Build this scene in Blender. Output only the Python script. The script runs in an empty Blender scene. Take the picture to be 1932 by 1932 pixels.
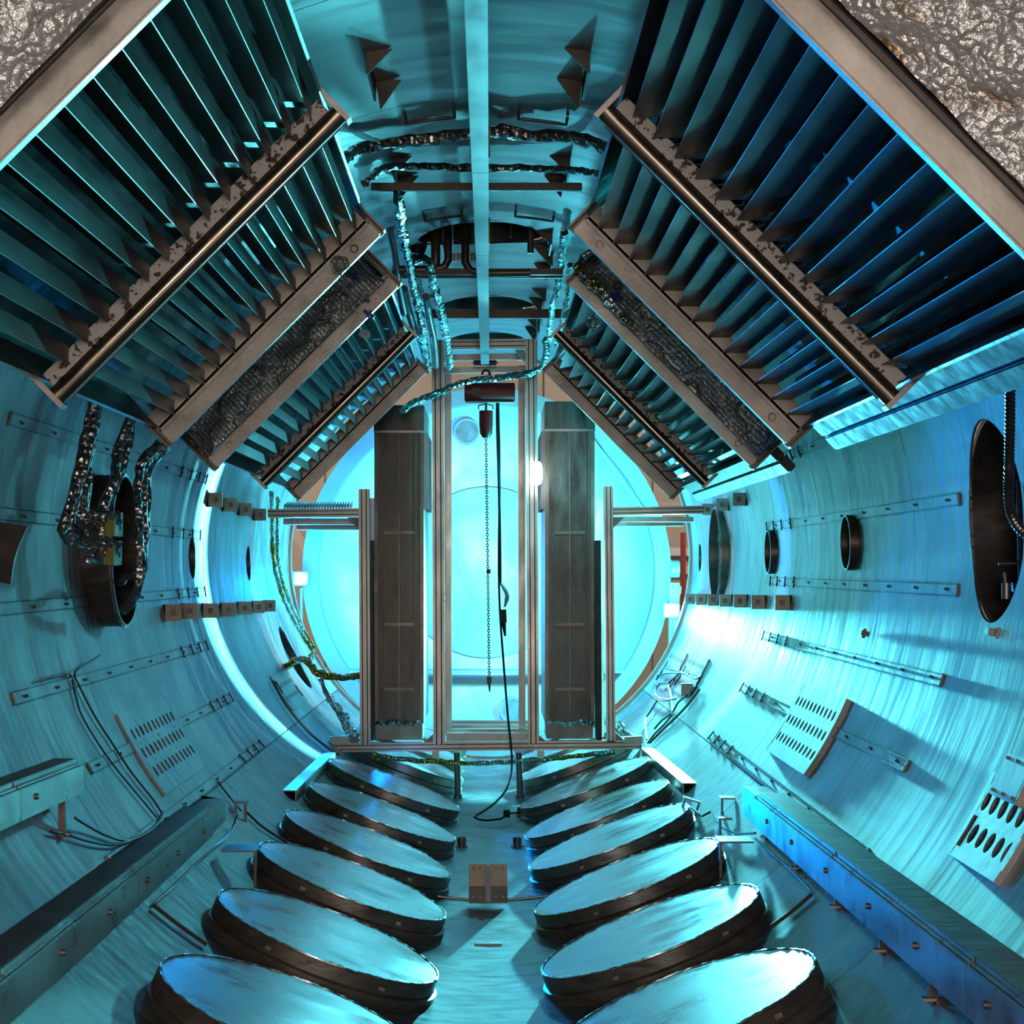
import bpy, bmesh, math, random
from mathutils import Vector, Matrix
random.seed(7)
C = bpy.context.scene.collection
PI = math.pi
# ---------------------------------------------------------------- camera, light, exposure
F0 = 2900.0; F = 3600.0; KY = F/F0; CX = 925.0; CY = 1070.0      # focal length and vanishing point of the tank axis, in pixels of 1932
CAMZ = 2.185; R = 2.3; AZ = 2.3           # eye height, tank radius, height of tank axis
sc = bpy.context.scene
cam = bpy.data.cameras.new('camera'); camo = bpy.data.objects.new('camera', cam); C.objects.link(camo)
camo.location = (0, 0, CAMZ); camo.rotation_euler = (PI/2, 0, 0)
cam.sensor_width = 36; cam.lens = 36*F/1932
cam.shift_x = (966-CX)/1932; cam.shift_y = (CY-966)/1932
cam.clip_end = 200
sc.camera = camo
sc.view_settings.view_transform = 'Standard'; sc.view_settings.look = 'None'
sc.view_settings.gamma = 1; sc.view_settings.use_curve_mapping = False
sc.view_settings.exposure = 0.0
w = bpy.data.worlds.new('world'); sc.world = w; w.use_nodes = True
bg = w.node_tree.nodes['Background']; bg.inputs[0].default_value = (1.0, .80, .64, 1); bg.inputs[1].default_value = 0.02

def point_light(name, loc, col, power, radius=.1, kind='POINT', size=None, aim=None, spot=None):
    l = bpy.data.lights.new(name, kind); l.color = col; l.energy = power
    if kind == 'AREA': l.size = size
    else: l.shadow_soft_size = radius
    if spot: l.spot_size = spot; l.spot_blend = .4
    o = bpy.data.objects.new(name, l); C.objects.link(o); o.location = loc
    if aim is not None:
        o.rotation_euler = (Vector(aim)-Vector(loc)).to_track_quat('-Z', 'Y').to_euler()
    return o
CYAN = (.0, .76, 1.0); BLUE = (.0, .30, 1.0); WARM = (1.0, .87, .77)
point_light('hanging_lamp_light', (.42, 17.38, 3.05), CYAN, 55, .05)
point_light('flood_light_right', (2.12, 22.6, 1.66), (.01, .84, 1.0), 850, .12)
point_light('flood_light_left', (-2.2, 22.7, 2.02), BLUE, 600, .12)
point_light('flood_beam_right', (2.1, 22.55, 1.75), (.14, .88, 1.0), 8500, .10, 'SPOT', aim=(-2.1, 10.0, 1.0), spot=.75)
point_light('blue_fill_low', (-1.0, 17.72, .42), BLUE, 1300, .05, 'SPOT', aim=(1.6, 9.5, .60), spot=.60)  # unseen blue spot without a housing, added to light the right duct
point_light('door_light', (.2, 21.0, 2.3), (.42, .93, 1.0), 260, .3, 'SPOT', aim=(0, 25, 2.2), spot=2.9)
point_light('photographer_light', (.1, -4.2, 2.85), WARM, 165, .5, 'AREA', size=1.2, aim=(0, 8, 3.2))
point_light('hall_light', (5.5, 28.0, 6.0), (1, .90, .80), 900, .5)
point_light('hall_light_left', (-5.5, 28.0, 5.0), (1, .90, .80), 900, .5)

# ---------------------------------------------------------------- geometry helpers
def at(px, py, Y):                         # Y in steps of 1/KY metres along the tank
    return Vector(((px-CX)*Y/F0, Y*KY, CAMZ-(py-CY)*Y/F0))
def onwall(px, py, off=0.0):
    u = (px-CX)/F; v = -(py-CY)/F; h = CAMZ-AZ; rr = R-off
    a = u*u+v*v; b = 2*h*v; c = h*h-rr*rr
    Y = (-b+math.sqrt(b*b-4*a*c))/(2*a)
    return Vector((u*Y, Y, CAMZ+v*Y))
def cyl(th, Y, r=R): return Vector((r*math.cos(th), Y, AZ+r*math.sin(th)))
def theta(p): return math.atan2(p.z-AZ, p.x)
def wframe(th, Y, r=R):
    """frame on the tank wall: x = along the tank, y = up the wall, z = towards the axis"""
    n = Vector((-math.cos(th), 0, -math.sin(th))); x = Vector((0, 1, 0)); y = n.cross(x)
    m = Matrix((x, y, n)).transposed().to_4x4(); m.translation = cyl(th, Y, r); return m
ORG = {}
class MB:
    def __init__(s): s.v = []; s.f = []
    def add(s, vs, fs):
        k = len(s.v); s.v += [Vector(v) for v in vs]; s.f += [tuple(i+k for i in f) for f in fs]; return s
    def box(s, c, d, m=None):
        x, y, z = d[0]/2, d[1]/2, d[2]/2; c = Vector(c)
        vs = [Vector((sx*x, sy*y, sz*z)) for sz in (-1, 1) for sy in (-1, 1) for sx in (-1, 1)]
        vs = [(m @ (c+v)) if m else c+v for v in vs]
        return s.add(vs, [(0, 2, 3, 1), (4, 5, 7, 6), (0, 1, 5, 4), (2, 6, 7, 3), (0, 4, 6, 2), (1, 3, 7, 5)])
    def beam(s, p, q, w, h, up=(0, 0, 1)):
        p = Vector(p); q = Vector(q); d = (q-p); L = d.length; d.normalize()
        x = d.cross(Vector(up))
        if x.length < 1e-4: x = d.cross(Vector((1, 0, 0)))
        x.normalize(); z = x.cross(d)
        m = Matrix((x, d, z)).transposed().to_4x4(); m.translation = (p+q)/2
        return s.box((0, 0, 0), (w, L, h), m)
    def tube(s, pts, r, n=10, cap=True, jit=0.0, step=None):
        pts = [Vector(p) for p in pts]
        if step:
            m0 = len(pts)-1; pts = resample(pts, step)
            if isinstance(r, (list, tuple)): r = [r[min(m0, int(m0*i/(len(pts)-1)+.5))] for i in range(len(pts))]
        N = len(pts); rings = []
        t0 = (pts[1]-pts[0]).normalized(); a = t0.orthogonal().normalized()
        for i, p in enumerate(pts):
            t = (pts[min(i+1, N-1)]-pts[max(i-1, 0)]).normalized()
            a = (a-t*a.dot(t)).normalized(); b = t.cross(a)
            rr = (r[i] if isinstance(r, (list, tuple)) else r)
            rings.append([p+(a*math.cos(2*PI*k/n)+b*math.sin(2*PI*k/n))*rr*(1+(random.uniform(-jit, jit) if jit else 0)) for k in range(n)])
        vs = [v for g in rings for v in g]; fs = []
        for i in range(N-1):
            for k in range(n): fs.append((i*n+k, i*n+(k+1) % n, (i+1)*n+(k+1) % n, (i+1)*n+k))
        if cap: fs.append(tuple(range(n-1, -1, -1))); fs.append(tuple((N-1)*n+k for k in range(n)))
        return s.add(vs, fs)
    def lathe(s, prof, m=None, n=48, closed=False):
        """prof = [(r, z)] turned about local z"""
        vs = []; fs = []; P = len(prof)
        for (r, z) in prof:
            for k in range(n):
                v = Vector((r*math.cos(2*PI*k/n), r*math.sin(2*PI*k/n), z)); vs.append(m @ v if m else v)
        for i in range(P-1 if not closed else P):
            j = (i+1) % P
            for k in range(n): fs.append((i*n+k, i*n+(k+1) % n, j*n+(k+1) % n, j*n+k))
        if not closed:
            if prof[0][0] > 1e-6: fs.append(tuple(range(n-1, -1, -1)))
            if prof[-1][0] > 1e-6: fs.append(tuple((P-1)*n+k for k in range(n)))
        return s.add(vs, fs)
    def prism(s, poly, axis, m=None):
        """poly of 3-D points, extruded by vector axis"""
        n = len(poly); axis = Vector(axis); vs = [Vector(p) for p in poly]+[Vector(p)+axis for p in poly]
        if m: vs = [m @ v for v in vs]
        return s.add(vs, [tuple(range(n-1, -1, -1)), tuple(range(n, 2*n))]+[(i, (i+1) % n, (i+1) % n+n, i+n) for i in range(n)])
    def build(s, name, mat, parent=None, origin=None, bevel=0.0):
        bm = bmesh.new(); vs = []
        if parent is not None: o0 = ORG[parent.name]
        elif origin is not None: o0 = Vector(origin)
        else:
            xs = [v.x for v in s.v]; ys = [v.y for v in s.v]; zs = [v.z for v in s.v]
            o0 = Vector(((min(xs)+max(xs))/2, (min(ys)+max(ys))/2, min(zs)))
        for v in s.v: vs.append(bm.verts.new(v-o0))
        for f in s.f:
            try: bm.faces.new([vs[i] for i in f])
            except ValueError: pass
        bmesh.ops.remove_doubles(bm, verts=bm.verts, dist=1e-6)
        bmesh.ops.recalc_face_normals(bm, faces=bm.faces)
        if bevel: bmesh.ops.bevel(bm, geom=[e for e in bm.edges if len(e.link_faces) == 2 and e.calc_face_angle(0) > .6], offset=bevel, segments=2, affect='EDGES')
        for f in bm.faces: f.smooth = True
        for e in bm.edges: e.smooth = len(e.link_faces) == 2 and e.calc_face_angle(0) < .6
        me = bpy.data.meshes.new(name); bm.to_mesh(me); bm.free()
        if mat: me.materials.append(mat)
        o = bpy.data.objects.new(name, me); C.objects.link(o)
        if parent is not None: o.parent = parent
        else: o.location = o0
        ORG[o.name] = o0
        return o
def resample(pts, step):
    out = []; n = len(pts)
    for i in range(n-1):
        p0 = pts[max(i-1, 0)]; p1 = pts[i]; p2 = pts[i+1]; p3 = pts[min(i+2, n-1)]
        k = max(1, int((p2-p1).length/step))
        for j in range(k):
            t = j/k
            out.append(.5*((2*p1)+(p2-p0)*t+(2*p0-5*p1+4*p2-p3)*t*t+(3*p1-p0-3*p2+p3)*t**3))
    out.append(pts[-1]); return out
def tag(o, label=None, cat=None, group=None, kind=None):
    if label: o['label'] = label
    if cat: o['category'] = cat
    if group: o['group'] = group
    if kind: o['kind'] = kind
    return o
def empty(name, loc, label=None, cat=None, group=None, kind=None):
    o = bpy.data.objects.new(name, None); C.objects.link(o); o.location = loc; o.empty_display_size = .1
    ORG[o.name] = Vector(loc); return tag(o, label, cat, group, kind)
def share(src, loc, parent, rot=None):
    o = src.copy(); C.objects.link(o); o.parent = parent; o.location = loc
    if rot is not None: o.rotation_euler = rot
    ORG[o.name] = ORG[parent.name]; return o
def copy_tree(o, parent=None):
    c = o.copy(); C.objects.link(c)
    if parent is not None: c.parent = parent
    for ch in list(o.children): copy_tree(ch, c)
    return c
def cut(o, cylinders):
    """cut round holes: (centre, direction, radius, length) in world space"""
    o0 = ORG[o.name] if o.parent is None else ORG[o.parent.name]
    mb = MB()
    for c, d, r, L in cylinders:
        d = Vector(d).normalized(); c = Vector(c); mb.tube([c-d*L/2, c+d*L/2], r, 48)
    k = mb.build('hole_cutter', None, None, origin=(0, 0, 0)); 
    bpy.context.view_layer.update()
    md = o.modifiers.new('b', 'BOOLEAN'); md.operation = 'DIFFERENCE'; md.solver = 'EXACT'; md.object = k
    dg = bpy.context.evaluated_depsgraph_get(); dg.update()
    me = bpy.data.meshes.new_from_object(o.evaluated_get(dg)); o.modifiers.clear()
    bm = bmesh.new(); bm.from_mesh(me)
    for e in bm.edges: e.smooth = len(e.link_faces) == 2 and e.calc_face_angle(0) < .5
    bm.to_mesh(me); bm.free(); o.data = me
    km = k.data; bpy.data.objects.remove(k); bpy.data.meshes.remove(km)

# ---------------------------------------------------------------- materials
def material(name, base, metal=.5, rough=.45, dark=.6, scale=2.0, stretch=(1, 1, 1), bump=.05, tint=None, rvar=.12, dirt=.5, spec=.5, lo=.36, hi=.62):
    m = bpy.data.materials.new(name); m.use_nodes = True; nt = m.node_tree; N = nt.nodes; L = nt.links
    b = N['Principled BSDF']; b.inputs['Metallic'].default_value = metal; b.inputs['Roughness'].default_value = rough
    b.inputs['Specular IOR Level'].default_value = spec
    tc = N.new('ShaderNodeTexCoord'); mp = N.new('ShaderNodeMapping'); mp.inputs['Scale'].default_value = stretch
    gm = N.new('ShaderNodeNewGeometry')
    L.new(gm.outputs['Position'], mp.inputs['Vector'])
    n1 = N.new('ShaderNodeTexNoise'); n1.inputs['Scale'].default_value = scale; n1.inputs['Detail'].default_value = 8; n1.inputs['Roughness'].default_value = .62
    L.new(mp.outputs[0], n1.inputs['Vector'])
    n2 = N.new('ShaderNodeTexNoise'); n2.inputs['Scale'].default_value = scale*.35; n2.inputs['Detail'].default_value = 4
    L.new(gm.outputs['Position'], n2.inputs['Vector'])
    cr = N.new('ShaderNodeValToRGB'); cr.color_ramp.elements[0].position = lo; cr.color_ramp.elements[1].position = hi
    t = tint or tuple(x*dark for x in base)
    cr.color_ramp.elements[0].color = (*t, 1); cr.color_ramp.elements[1].color = (*base, 1)
    mx = N.new('ShaderNodeMath'); mx.operation = 'MULTIPLY_ADD'; mx.inputs[1].default_value = dirt; 
    L.new(n2.outputs[0], mx.inputs[0])
    mx2 = N.new('ShaderNodeMath'); mx2.operation = 'MULTIPLY'; mx2.inputs[1].default_value = 1-dirt; L.new(n1.outputs[0], mx2.inputs[0])
    L.new(mx2.outputs[0], mx.inputs[2]); L.new(mx.outputs[0], cr.inputs[0]); L.new(cr.outputs[0], b.inputs['Base Color'])
    mr = N.new('ShaderNodeMapRange'); mr.inputs[1].default_value = .3; mr.inputs[2].default_value = .7; mr.inputs[3].default_value = max(.03, rough-rvar); mr.inputs[4].default_value = rough+rvar
    L.new(n1.outputs[0], mr.inputs[0]); L.new(mr.outputs[0], b.inputs['Roughness'])
    if bump:
        bp = N.new('ShaderNodeBump'); bp.inputs['Strength'].default_value = bump; bp.inputs['Distance'].default_value = .02
        L.new(n1.outputs[0], bp.inputs['Height']); L.new(bp.outputs[0], b.inputs['Normal'])
    return m
def foil(name, a, b_, scale, grid=0.0, rough=.22, bump=.9):
    m = bpy.data.materials.new(name); m.use_nodes = True; nt = m.node_tree; N = nt.nodes; L = nt.links
    b = N['Principled BSDF']; b.inputs['Metallic'].default_value = 1; b.inputs['Roughness'].default_value = rough
    gm = N.new('ShaderNodeNewGeometry')
    v = N.new('ShaderNodeTexVoronoi'); v.inputs['Scale'].default_value = scale; L.new(gm.outputs['Position'], v.inputs['Vector'])
    n = N.new('ShaderNodeTexNoise'); n.inputs['Scale'].default_value = scale*.25; n.inputs['Detail'].default_value = 6; L.new(gm.outputs['Position'], n.inputs['Vector'])
    ad = N.new('ShaderNodeMath'); ad.operation = 'ADD'; L.new(v.outputs[0], ad.inputs[0]); L.new(n.outputs[0], ad.inputs[1])
    src = ad.outputs[0]
    if grid:
        tc = N.new('ShaderNodeTexCoord')
        mp = N.new('ShaderNodeMapping'); mp.inputs['Rotation'].default_value = (0, .785, 0); L.new(tc.outputs['Object'], mp.inputs['Vector'])
        w1 = N.new('ShaderNodeTexWave'); w1.inputs['Scale'].default_value = grid; w1.inputs['Distortion'].default_value = .6; w1.bands_direction = 'X'
        w2 = N.new('ShaderNodeTexWave'); w2.inputs['Scale'].default_value = grid*.6; w2.inputs['Distortion'].default_value = .6; w2.bands_direction = 'Y'
        w3 = N.new('ShaderNodeTexWave'); w3.inputs['Scale'].default_value = grid; w3.bands_direction = 'Z'
        L.new(mp.outputs[0], w1.inputs[0]); L.new(mp.outputs[0], w2.inputs[0]); L.new(mp.outputs[0], w3.inputs[0])
        mm = N.new('ShaderNodeMath'); mm.operation = 'MAXIMUM'; L.new(w1.outputs[1], mm.inputs[0]); L.new(w2.outputs[1], mm.inputs[1])
        m3 = N.new('ShaderNodeMath'); m3.operation = 'MULTIPLY_ADD'; m3.inputs[1].default_value = .35; L.new(mm.outputs[0], m3.inputs[0]); L.new(ad.outputs[0], m3.inputs[2]); src = m3.outputs[0]
    cr = N.new('ShaderNodeValToRGB'); cr.color_ramp.elements[0].position = .46; cr.color_ramp.elements[1].position = .56
    cr.color_ramp.elements[0].color = (*a, 1); cr.color_ramp.elements[1].color = (*b_, 1)
    n3 = N.new('ShaderNodeTexNoise'); n3.inputs['Scale'].default_value = 2.2; n3.inputs['Detail'].default_value = 3; L.new(gm.outputs['Position'], n3.inputs['Vector'])
    L.new(n3.outputs[0], cr.inputs[0]); L.new(cr.outputs[0], b.inputs['Base Color'])
    bp = N.new('ShaderNodeBump'); bp.inputs['Strength'].default_value = bump; bp.inputs['Distance'].default_value = .02
    L.new(src, bp.inputs['Height']); L.new(bp.outputs[0], b.inputs['Normal'])
    return m
def emitter(name, col, strength):
    m = bpy.data.materials.new(name); m.use_nodes = True; b = m.node_tree.nodes['Principled BSDF']
    b.inputs['Emission Color'].default_value = (*col, 1); b.inputs['Emission Strength'].default_value = strength; b.inputs['Base Color'].default_value = (.8, .8, .8, 1)
    return m
M = {}
M['wall'] = material('tank_steel', (.60, .60, .60), .45, .46, .30, 5.0, (.3, 2.2, .3), .03, dirt=.36, lo=.40, hi=.58)
def stained(name, src, y0, y1):
    """the tank steel with a belt of dark scoured streaks running round the wall between y0 and y1"""
    m = M[src].copy(); m.name = name; nt = m.node_tree; N = nt.nodes; L = nt.links; b = N['Principled BSDF']
    old = b.inputs['Base Color'].links[0].from_socket
    gm = N.new('ShaderNodeNewGeometry'); sp = N.new('ShaderNodeSeparateXYZ'); L.new(gm.outputs['Position'], sp.inputs[0])
    r1 = N.new('ShaderNodeMapRange'); r1.interpolation_type = 'SMOOTHSTEP'; r1.inputs[1].default_value = y0; r1.inputs[2].default_value = y0+.7; L.new(sp.outputs[1], r1.inputs[0])
    r2 = N.new('ShaderNodeMapRange'); r2.interpolation_type = 'SMOOTHSTEP'; r2.inputs[1].default_value = y1; r2.inputs[2].default_value = y1+.8; r2.inputs[3].default_value = 1; r2.inputs[4].default_value = 0; L.new(sp.outputs[1], r2.inputs[0])
    mp = N.new('ShaderNodeMapping'); mp.inputs['Scale'].default_value = (.35, 3.2, .45); L.new(gm.outputs['Position'], mp.inputs['Vector'])
    n = N.new('ShaderNodeTexNoise'); n.inputs['Scale'].default_value = 3.0; n.inputs['Detail'].default_value = 9; n.inputs['Roughness'].default_value = .68; L.new(mp.outputs[0], n.inputs['Vector'])
    r3 = N.new('ShaderNodeMapRange'); r3.inputs[1].default_value = .47; r3.inputs[2].default_value = .56; L.new(n.outputs[0], r3.inputs[0])
    a = N.new('ShaderNodeMath'); a.operation = 'MULTIPLY'; L.new(r1.outputs[0], a.inputs[0]); L.new(r2.outputs[0], a.inputs[1])
    c = N.new('ShaderNodeMath'); c.operation = 'MULTIPLY'; L.new(a.outputs[0], c.inputs[0]); L.new(r3.outputs[0], c.inputs[1])
    mx = N.new('ShaderNodeMix'); mx.data_type = 'RGBA'; L.new(c.outputs[0], mx.inputs[0]); L.new(old, mx.inputs[6]); mx.inputs[7].default_value = (.13, .13, .12, 1)
    L.new(mx.outputs[2], b.inputs['Base Color']); return m
M['wall_left'] = stained('tank_steel_scoured', 'wall', 13.0, 15.6)
M['floor'] = material('tank_floor_steel', (.36, .36, .36), .45, .44, .26, 9, (.6, 1.6, .8), .02, dirt=.30, rvar=.12, lo=.40, hi=.58)
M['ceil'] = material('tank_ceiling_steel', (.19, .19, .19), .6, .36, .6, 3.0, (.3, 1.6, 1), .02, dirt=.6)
M['seam'] = material('seam_dark', (.10, .10, .10), .3, .6, .5, 8)
M['lid'] = material('lid_steel', (.42, .42, .42), .6, .32, .55, 4, (.4, 1, 1), .05, dirt=.4, rvar=.16)
M['lidside'] = material('lid_side_steel', (.50, .41, .34), .7, .38, .4, 6, (1, 1, 3), .12)
M['bead'] = material('weld_bead', (.75, .73, .7), .8, .3, .6, 30)
M['vane'] = material('blackened_vane_steel', (.155, .125, .105), .55, .42, .5, 5, (1, .3, 1), .06)
M['beam'] = material('beam_steel', (.60, .53, .47), .6, .38, .45, 7, (1, 1, 1), .1)
M['beam2'] = material('channel_steel', (.30, .24, .20), .6, .42, .5, 6, (1, 1, 1), .1)
M['tube'] = material('polished_tube_steel', (.42, .33, .26), .9, .25, .6, 5, (1, 1, 1), .05)
M['flaky'] = material('flaking_white_paint', (.85, .78, .72), .0, .6, .3, 34, (1, 1, 1), .4, tint=(.10, .06, .045), dirt=.0, lo=.42, hi=.46)
M['dark'] = material('dark_interior', (.05, .043, .038), .4, .5, .5, 5)
M['portin'] = material('port_bore_steel', (.34, .27, .22), .7, .36, .5, 4, (1, 1, 4), .06)
M['alu'] = material('extruded_aluminium', (.50, .43, .38), .8, .34, .7, 6, (1, 1, .3), .03)
M['groove'] = material('groove_dark', (.07, .06, .055), .5, .5, .6, 6)
M['duct'] = material('duct_steel', (.60, .60, .60), .45, .34, .50, 6, (1, .8, .8), .012, dirt=.4)
M['ducttop'] = material('duct_top_steel', (.42, .41, .40), .5, .42, .6, 8, (1, 4, 1), .02)
M['rail'] = material('rail_steel', (.34, .35, .35), .55, .4, .6, 6, (1, .4, 1), .05)
M['edge'] = material('edge_channel_steel', (.11, .11, .11), .2, .6, .5, 9, (1, 1, 1), .03)
M['box'] = material('cryo_box_steel', (.20, .16, .13), .5, .40, .22, 5, (2.5, 1, .5), .12, dirt=.2)
M['boxrib'] = material('cryo_box_rib', (.27, .215, .175), .6, .4, .45, 7)
M['red'] = material('red_enamel', (.42, .035, .03), .1, .4, .7, 5)
M['black'] = material('black_rubber', (.018, .018, .02), 0, .5, .8, 5)
M['wire'] = material('dark_wire', (.10, .09, .085), .3, .45, .8, 5)
M['white'] = material('white_plastic', (.75, .73, .7), 0, .5, .85, 5)
M['tan'] = material('tan_bracket_steel', (.78, .64, .53), .35, .45, .7, 9)
M['rust'] = material('stained_plate', (.85, .66, .50), .3, .45, .55, 12, dirt=.3)
M['green'] = material('connector_plate', (.30, .27, .06), .3, .45, .7, 9)
M['bluep'] = material('blue_clip', (.03, .05, .35), 0, .4, .8, 9)
M['hose'] = material('hose_steel', (.42, .33, .27), .9, .28, .6, 9)
M['sil'] = foil('silver_foil', (.80, .76, .72), (.72, .66, .62), 30, rough=.32)
M['gold'] = foil('gold_foil', (.75, .42, .08), (.80, .74, .68), 42)
def netfoil(name, hi, lo, gold, per=15.0, bump=1.0):
    """reflective foil under a fine scrim net"""
    m = bpy.data.materials.new(name); m.use_nodes = True; nt = m.node_tree; N = nt.nodes; L = nt.links
    b = N['Principled BSDF']; b.inputs['Metallic'].default_value = .55; b.inputs['Roughness'].default_value = .28
    tc = N.new('ShaderNodeTexCoord'); mp = N.new('ShaderNodeMapping'); mp.inputs['Rotation'].default_value = (0, .785, 0); L.new(tc.outputs['Object'], mp.inputs['Vector'])
    gm = N.new('ShaderNodeNewGeometry')
    ws = []
    for ax in ('X', 'Y', 'Z'):
        w_ = N.new('ShaderNodeTexWave'); w_.inputs['Scale'].default_value = per if ax != 'Y' else per*.45; w_.inputs['Distortion'].default_value = .5; w_.bands_direction = ax; L.new(mp.outputs[0], w_.inputs[0]); ws.append(w_)
    mn = N.new('ShaderNodeMath'); mn.operation = 'MAXIMUM'; L.new(ws[0].outputs[1], mn.inputs[0]); L.new(ws[1].outputs[1], mn.inputs[1])
    n3 = N.new('ShaderNodeTexNoise'); n3.inputs['Scale'].default_value = 3.0; n3.inputs['Detail'].default_value = 3; L.new(gm.outputs['Position'], n3.inputs['Vector'])
    cr = N.new('ShaderNodeValToRGB'); cr.color_ramp.elements[0].position = .44; cr.color_ramp.elements[1].position = .52
    cr.color_ramp.elements[0].color = (*hi, 1); cr.color_ramp.elements[1].color = (*gold, 1); L.new(n3.outputs[0], cr.inputs[0])
    c2 = N.new('ShaderNodeValToRGB'); c2.color_ramp.elements[0].position = .80; c2.color_ramp.elements[1].position = .95; L.new(mn.outputs[0], c2.inputs[0])
    mx = N.new('ShaderNodeMix'); mx.data_type = 'RGBA'; L.new(c2.outputs[0], mx.inputs[0]); L.new(cr.outputs[0], mx.inputs[6]); mx.inputs[7].default_value = (*lo, 1)
    L.new(mx.outputs[2], b.inputs['Base Color'])
    v = N.new('ShaderNodeTexVoronoi'); v.inputs['Scale'].default_value = 45; L.new(gm.outputs['Position'], v.inputs['Vector'])
    n = N.new('ShaderNodeTexNoise'); n.inputs['Scale'].default_value = 14; n.inputs['Detail'].default_value = 6; L.new(gm.outputs['Position'], n.inputs['Vector'])
    a1 = N.new('ShaderNodeMath'); a1.operation = 'MULTIPLY_ADD'; a1.inputs[1].default_value = .25; L.new(v.outputs[0], a1.inputs[0]); L.new(n.outputs[0], a1.inputs[2])
    a2 = N.new('ShaderNodeMath'); a2.operation = 'MULTIPLY_ADD'; a2.inputs[1].default_value = .18; L.new(mn.outputs[0], a2.inputs[0]); L.new(a1.outputs[0], a2.inputs[2])
    bp = N.new('ShaderNodeBump'); bp.inputs['Strength'].default_value = bump; bp.inputs['Distance'].default_value = .03
    L.new(a2.outputs[0], bp.inputs['Height']); L.new(bp.outputs[0], b.inputs['Normal'])
    return m
M['blank'] = netfoil('foil_blanket', (.92, .89, .86), (.40, .37, .35), (.92, .88, .84), 13)
M['blankg'] = netfoil('gold_foil_blanket', (.92, .90, .88), (.80, .77, .74), (.40, .22, .09), 5.5)
M['hall'] = material('hall_cladding', (.50, .40, .31), 0, .7, .85, 2, bump=0)
M['hallfloor'] = material('hall_concrete', (.30, .27, .24), 0, .7, .8, 2)
M['door'] = material('door_steel', (.70, .70, .70), .45, .45, .75, 1.6, (1, 1, 1), .03, dirt=.7)
M['bulb'] = emitter('lamp_glow', (.75, .97, 1.0), 40)
M['bulbb'] = emitter('blue_lamp_glow', (.35, .6, 1.0), 40)
M['redpole'] = material('red_paint', (.45, .06, .05), 0, .5, .8, 4)

# ---------------------------------------------------------------- ports cut into the shell
D = math.radians
PORTS = [  # name, centre Y, angle, radius, collar towards the tank, bore depth, label
    ('right_big', 6.98, D(2.4), .463, .0, .75, 'large dark round port in the right wall behind the corrugated hose'),
    ('left_big', 8.98, D(180.5), .43, .17, .45, 'large round port with a deep collar in the left wall, foil cables entering it'),
    ('right_far_big', 15.15, D(.2), .45, .09, .5, 'tall looking large port in the right wall next to the open tank end'),
    ('right_small_a', 9.72, D(1.0), .163, .05, .3, 'small round port standing alone in the middle of the right wall'),
    ('right_small_b', 12.45, D(.2), .165, .05, .3, 'small round port in the right wall just behind the end of the rails'),
    ('right_small_c', 16.85, D(-.2), .155, .0, .3, 'smallest looking port in the right wall, between the big far port and the tank rim'),
    ('left_small_a', 11.85, D(181.0), .165, .0, .3, 'small round port in the streaked part of the left wall'),
    ('left_small_b', 14.6, D(182), .165, .0, .3, 'small round port in the left wall nearest the blue lamp'),
    ('left_low', 15.9, D(207.5), .36, .0, .4, 'round port low in the left wall beside the tank rim behind the foil cable'),
    ('top_a', 11.1, D(91.6), .46, .0, .55, 'nearest dark round opening in the tank ceiling with pipes rising into it'),
    ('top_b', 14.05, D(91), .46, .0, .5, 'middle dark round opening in the tank ceiling behind the crossbar'),
    ('top_c', 16.1, D(91), .40, .0, .5, 'farthest round opening in the tank ceiling above the frame'),
]
PORTS = [(n, Y*KY, th, r, col, dep, lab) for n, Y, th, r, col, dep, lab in PORTS]
def holes_for(y0, y1, t0, t1):
    out = []
    for n, Y, th, r, col, dep, lab in PORTS:
        th2 = th
        if y0-r < Y < y1+r and any(t0-.25 < a < t1+.25 for a in (th2, th2-2*PI, th2+2*PI)):
            d = Vector((math.cos(th), 0, math.sin(th))); out.append((cyl(th, Y), d, r, .7))
    return out
def plate(t0, t1, y0, y1, mat, parent, r=R, th=.012):
    n = max(2, int((t1-t0)/D(3))); mb = MB(); vs = []; fs = []
    for j, Y in enumerate((y0, y1)):
        for rr in (r, r+th):
            for i in range(n+1): vs.append(cyl(t0+(t1-t0)*i/n, Y, rr))
    m = n+1
    for i in range(n):
        fs += [(i, i+1, 2*m+i+1, 2*m+i), (m+i, 3*m+i, 3*m+i+1, m+i+1), (i, m+i, m+i+1, i+1), (2*m+i, 2*m+i+1, 3*m+i+1, 3*m+i)]
    fs += [(0, 2*m, 3*m, m), (n, m+n, 3*m+n, 2*m+n)]
    mb.add(vs, fs); o = mb.build('plate', mat, parent)
    h = holes_for(y0, y1, t0, t1)
    if h: cut(o, h)
    return o
SHELL = [('wall_right', D(-41), D(46), [-4, -1.5, 2.0, 4.3, 6.28, 8.32, 10.67, 13.0, 15.0, 17.5], 'wall'),
         ('wall_left', D(134), D(221), [-4, -1.5, 2.0, 3.8, 5.6, 7.5, 9.85, 12.0, 14.0, 17.5], 'wall_left'),
         ('ceiling', D(46), D(134), [-4, -1.5, 2.0, 4.3, 6.28, 7.9, 9.6, 12.3, 15.0, 17.5], 'ceil'),
         ('floor', D(221), D(319), [-4, -1.5, 2.0, 4.3, 6.3, 8.2, 10.06, 12.2, 14.8, 17.5], 'floor')]
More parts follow.
